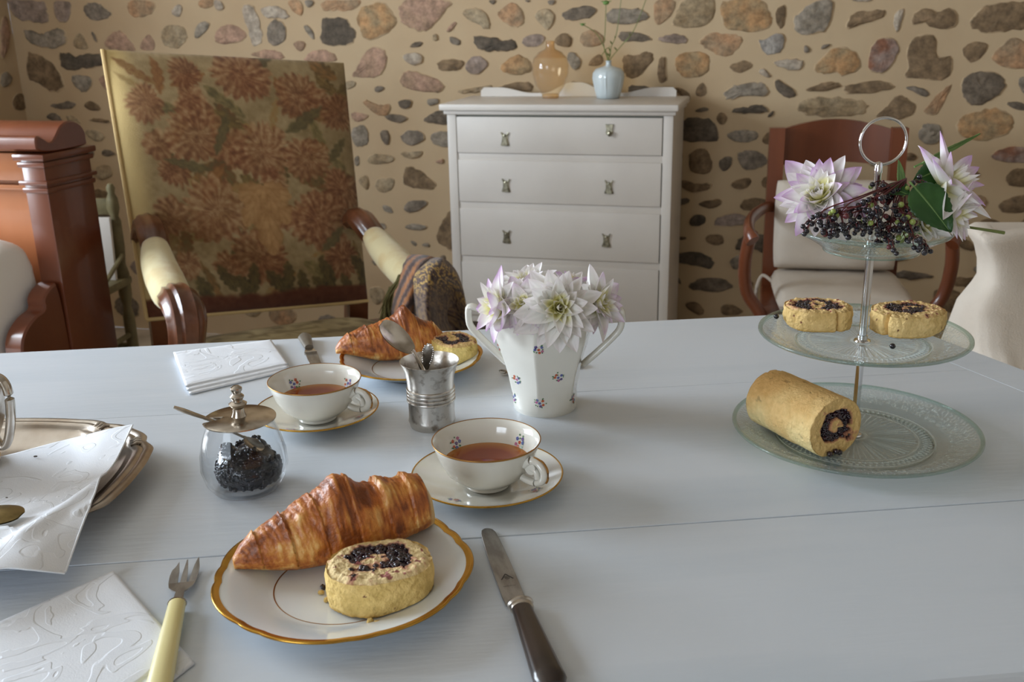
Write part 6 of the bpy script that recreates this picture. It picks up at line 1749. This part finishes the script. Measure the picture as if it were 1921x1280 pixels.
# ================================================================== silver tray with cloth
TC = Vector((-.565, .868, Z))
tray = thing('silver_tray', 'oval silver tray with moulded bracket shaped rim', 'tray', TC)
def tshape(a):
    n = 2.7; A_x, B_y = .205, .147
    r = (abs(math.cos(a) / A_x) ** n + abs(math.sin(a) / B_y) ** n) ** (-1 / n)
    for c0 in (.40, math.pi - .40, -.40, math.pi + .40, .77, math.pi - .77, -.77, math.pi + .77):
        d = math.atan2(math.sin(a - c0), math.cos(a - c0)); r *= 1 - .016 * math.exp(-(d / .045) ** 2)
        r *= 1 + .008 * math.exp(-((abs(d) - .10) / .06) ** 2)
    return r
tp = [(0, .0030), (.60, .0030), (.68, .0036), (.74, .0062), (.80, .0110), (.845, .0150), (.865, .0165), (.878, .0185), (.892, .0178), (.905, .0200), (.920, .0226), (.938, .0232), (.950, .0218), (.962, .0234), (.978, .0242), (.992, .0232), (1.0, .0214), (.994, .0200), (.93, .0185), (.85, .0125), (.74, .0030), (.66, .0), (.60, .0006), (0, .0008)]
MB().lathe(tp, 260, lambda r, z, a: (r * tshape(a), z)).build('body', 'silver_tray', tray, smooth=60)
for c0 in (.40, .77, -.40, -.77):
    orn = MB(); r0 = tshape(c0) * .97
    for dx in (-.006, 0, .006):
        a = c0 + dx / r0; q = Vector((math.cos(a), math.sin(a), 0))
        orn.tube([q * (r0 * .95) + Vector((0, 0, .0222)), q * (r0 * .985) + Vector((0, 0, .0246)), q * (r0 * 1.015) + Vector((0, 0, .0226))], [.0010, .0020, .0010], 7)
    orn.build('shell_ornament', 'silver_tray', tray, smooth=60)
def netz(rows):
    C = [[at(x, y, z) for x, y, z in r] for r in rows]
    def cr(P, t):
        n = len(P) - 1; x = t * n; i = min(int(x), n - 1); f = x - i
        p0, p1, p2, p3 = P[max(i - 1, 0)], P[i], P[i + 1], P[min(i + 2, n)]
        return 0.5 * ((2 * p1) + (p2 - p0) * f + (2 * p0 - 5 * p1 + 4 * p2 - p3) * f * f + (3 * p1 - p0 - 3 * p2 + p3) * f ** 3)
    return lambda u, v: cr([cr(r, u) for r in C], v)
cl = netz([[(-170, 900, .757), (-60, 872, .757), (30, 850, .758), (120, 826, .765), (195, 807, .779), (250, 797, .782)],
           [(-170, 945, .757), (-50, 912, .757), (40, 893, .757), (130, 876, .761), (185, 868, .772), (219, 861, .781)],
           [(-170, 990, .757), (-45, 955, .757), (35, 937, .758), (105, 920, .762), (155, 907, .771), (194, 898, .779)],
           [(-170, 1055, .779), (-50, 1022, .779), (20, 1006, .780), (82, 984, .781), (126, 972, .780), (164, 962, .779)],
           [(-170, 1100, .783), (-50, 1076, .783), (8, 1066, .781), (50, 1069, .777), (88, 1073, .771), (122, 1077, .764)]])
c0_ = TC + Vector((.05, -.02, .004))
FOLDS = [(at(40, 1035, Z + .02), at(195, 918, Z + .02), .0060, .010), (at(-60, 965, Z + .01), at(150, 925, Z + .01), .0022, .004), (at(60, 985, Z + .01), at(180, 935, Z + .01), -.0035, .008)]
mb = MB()
def clf(u, v):
    p = cl(u, v) - c0_; n = float(vnoise([(p.x, p.y, 0)], 22, 2, 8)[0]); p.z += .0020 * n
    for A1, A2, amp, wd in FOLDS:
        q = Vector((p.x, p.y, 0)) + c0_; d2 = (A2 - A1); d2.z = 0; L2 = d2.length; t = (q - A1).dot(d2) / (L2 * L2); e = (q - A1); e.z = 0
        off = e.x * (-d2.y / L2) + e.y * (d2.x / L2)
        p.z += amp * math.exp(-(off / wd) ** 2) * float(smooth01((1.35 - abs(t - .5) * 2) / .5))
    w_ = p + c0_ - TC; a_ = math.atan2(w_.y, w_.x); k_ = math.hypot(w_.x, w_.y) / tshape(a_)         # lies on the tray and over its rim
    if k_ < 1.03:
        zt = float(np.interp(k_, [q[0] for q in tp[:17]], np.maximum.accumulate([q[1] for q in tp[:17]]))) + .0020
        if k_ > .90 and any(abs(a_ - c_) < .085 for c_ in (.40, .77, -.40, -.77)): zt += .0050
        p.z = max(p.z, zt + TC.z - c0_.z)
    return p
mb.grid(clf, 70, 70)
o = mb.build('tray_cloth', 'damask_woven', smooth=180, loc=c0_); md = o.modifiers.new('cloth', 'SOLIDIFY'); md.thickness = .0008; md.offset = 1
tag(o, 'white damask cloth spread across the silver tray and over its rim', 'cloth')
hem = MB(); hem.tube([clf(1, q) + Vector((0, 0, .0004)) for q in np.linspace(.02, .99, 40)], .0008, 6); hem.tube([clf(q, 1) + Vector((0, 0, .0004)) for q in np.linspace(.3, .99, 30)], .0008, 6); hem.build('hem', 'damask', o)
for i, (x, y) in enumerate(((66, 854), (12, 931), (140, 940))):
    p = at(x, y, Z + .012); mb = MB(); mb.ico((0, 0, 0), .0015 if i == 0 else .0009, 1, (1.6, 1, .6)); q = mb.build('tea_leaf', 'horn_dark', loc=(p.x, p.y, Z + (.0105 if i < 2 else .0125)))
    tag(q, 'tiny dark tea leaf fallen on the tray cloth', 'tea leaf', 'tea leaves on the cloth')
# silver pot on the tray, only its handle side in view
pc = at(-78, 880, Z + .006)
pot = thing('silver_pot', 'silver teapot with angular handle standing on the tray', 'teapot', (pc.x, pc.y, Z + .0085))
MB().lathe([(0, .0), (.036, 0), (.040, .002), (.040, .005), (.034, .008), (.032, .013), (.034, .018), (.044, .030), (.052, .050), (.054, .070), (.050, .090), (.040, .104), (.036, .110), (.034, .112), (.020, .120), (.008, .126), (.006, .132), (.010, .138), (.006, .146), (0, .148)], 60).build('body', 'silver', pot, smooth=40)
h = MB(); M = rotm('Z', math.radians(-5))
pth = chaikin([(.044, 0, .036), (.050, 0, .022), (.058, 0, .026), (.066, 0, .052), (.069, 0, .078), (.066, 0, .094), (.055, 0, .099), (.040, 0, .096)], 2, False)
h.tube(pth, .0042, 10, 1.3, M=M); h.build('handle', 'silver', pot, smooth=60)
h = MB(); M = rotm('Z', math.radians(175)); h.tube(spline([(.044, 0, .045), (.066, 0, .055), (.078, 0, .085), (.090, 0, .10)], 6), [.012 - .0003 * k for k in range(19)], 12, M=M); h.build('spout', 'silver', pot, smooth=60)
# serving spoon bowl on the cloth
p = at(-6, 992, Z + .016); sv = thing('serving_spoon', 'tarnished serving spoon with broad oval bowl on the tray cloth', 'spoon', (p.x, p.y, Z + .0270), math.radians(178))
s_ = MB(); Mf = Matrix.Diagonal(Vector((1, 1, -1))); spoon_mesh(s_, .09, .0180, .042, .006, .02, M=Mf, t=(.018, 0, .0015)); s_.build('body', 'brass_old', sv, smooth=60)
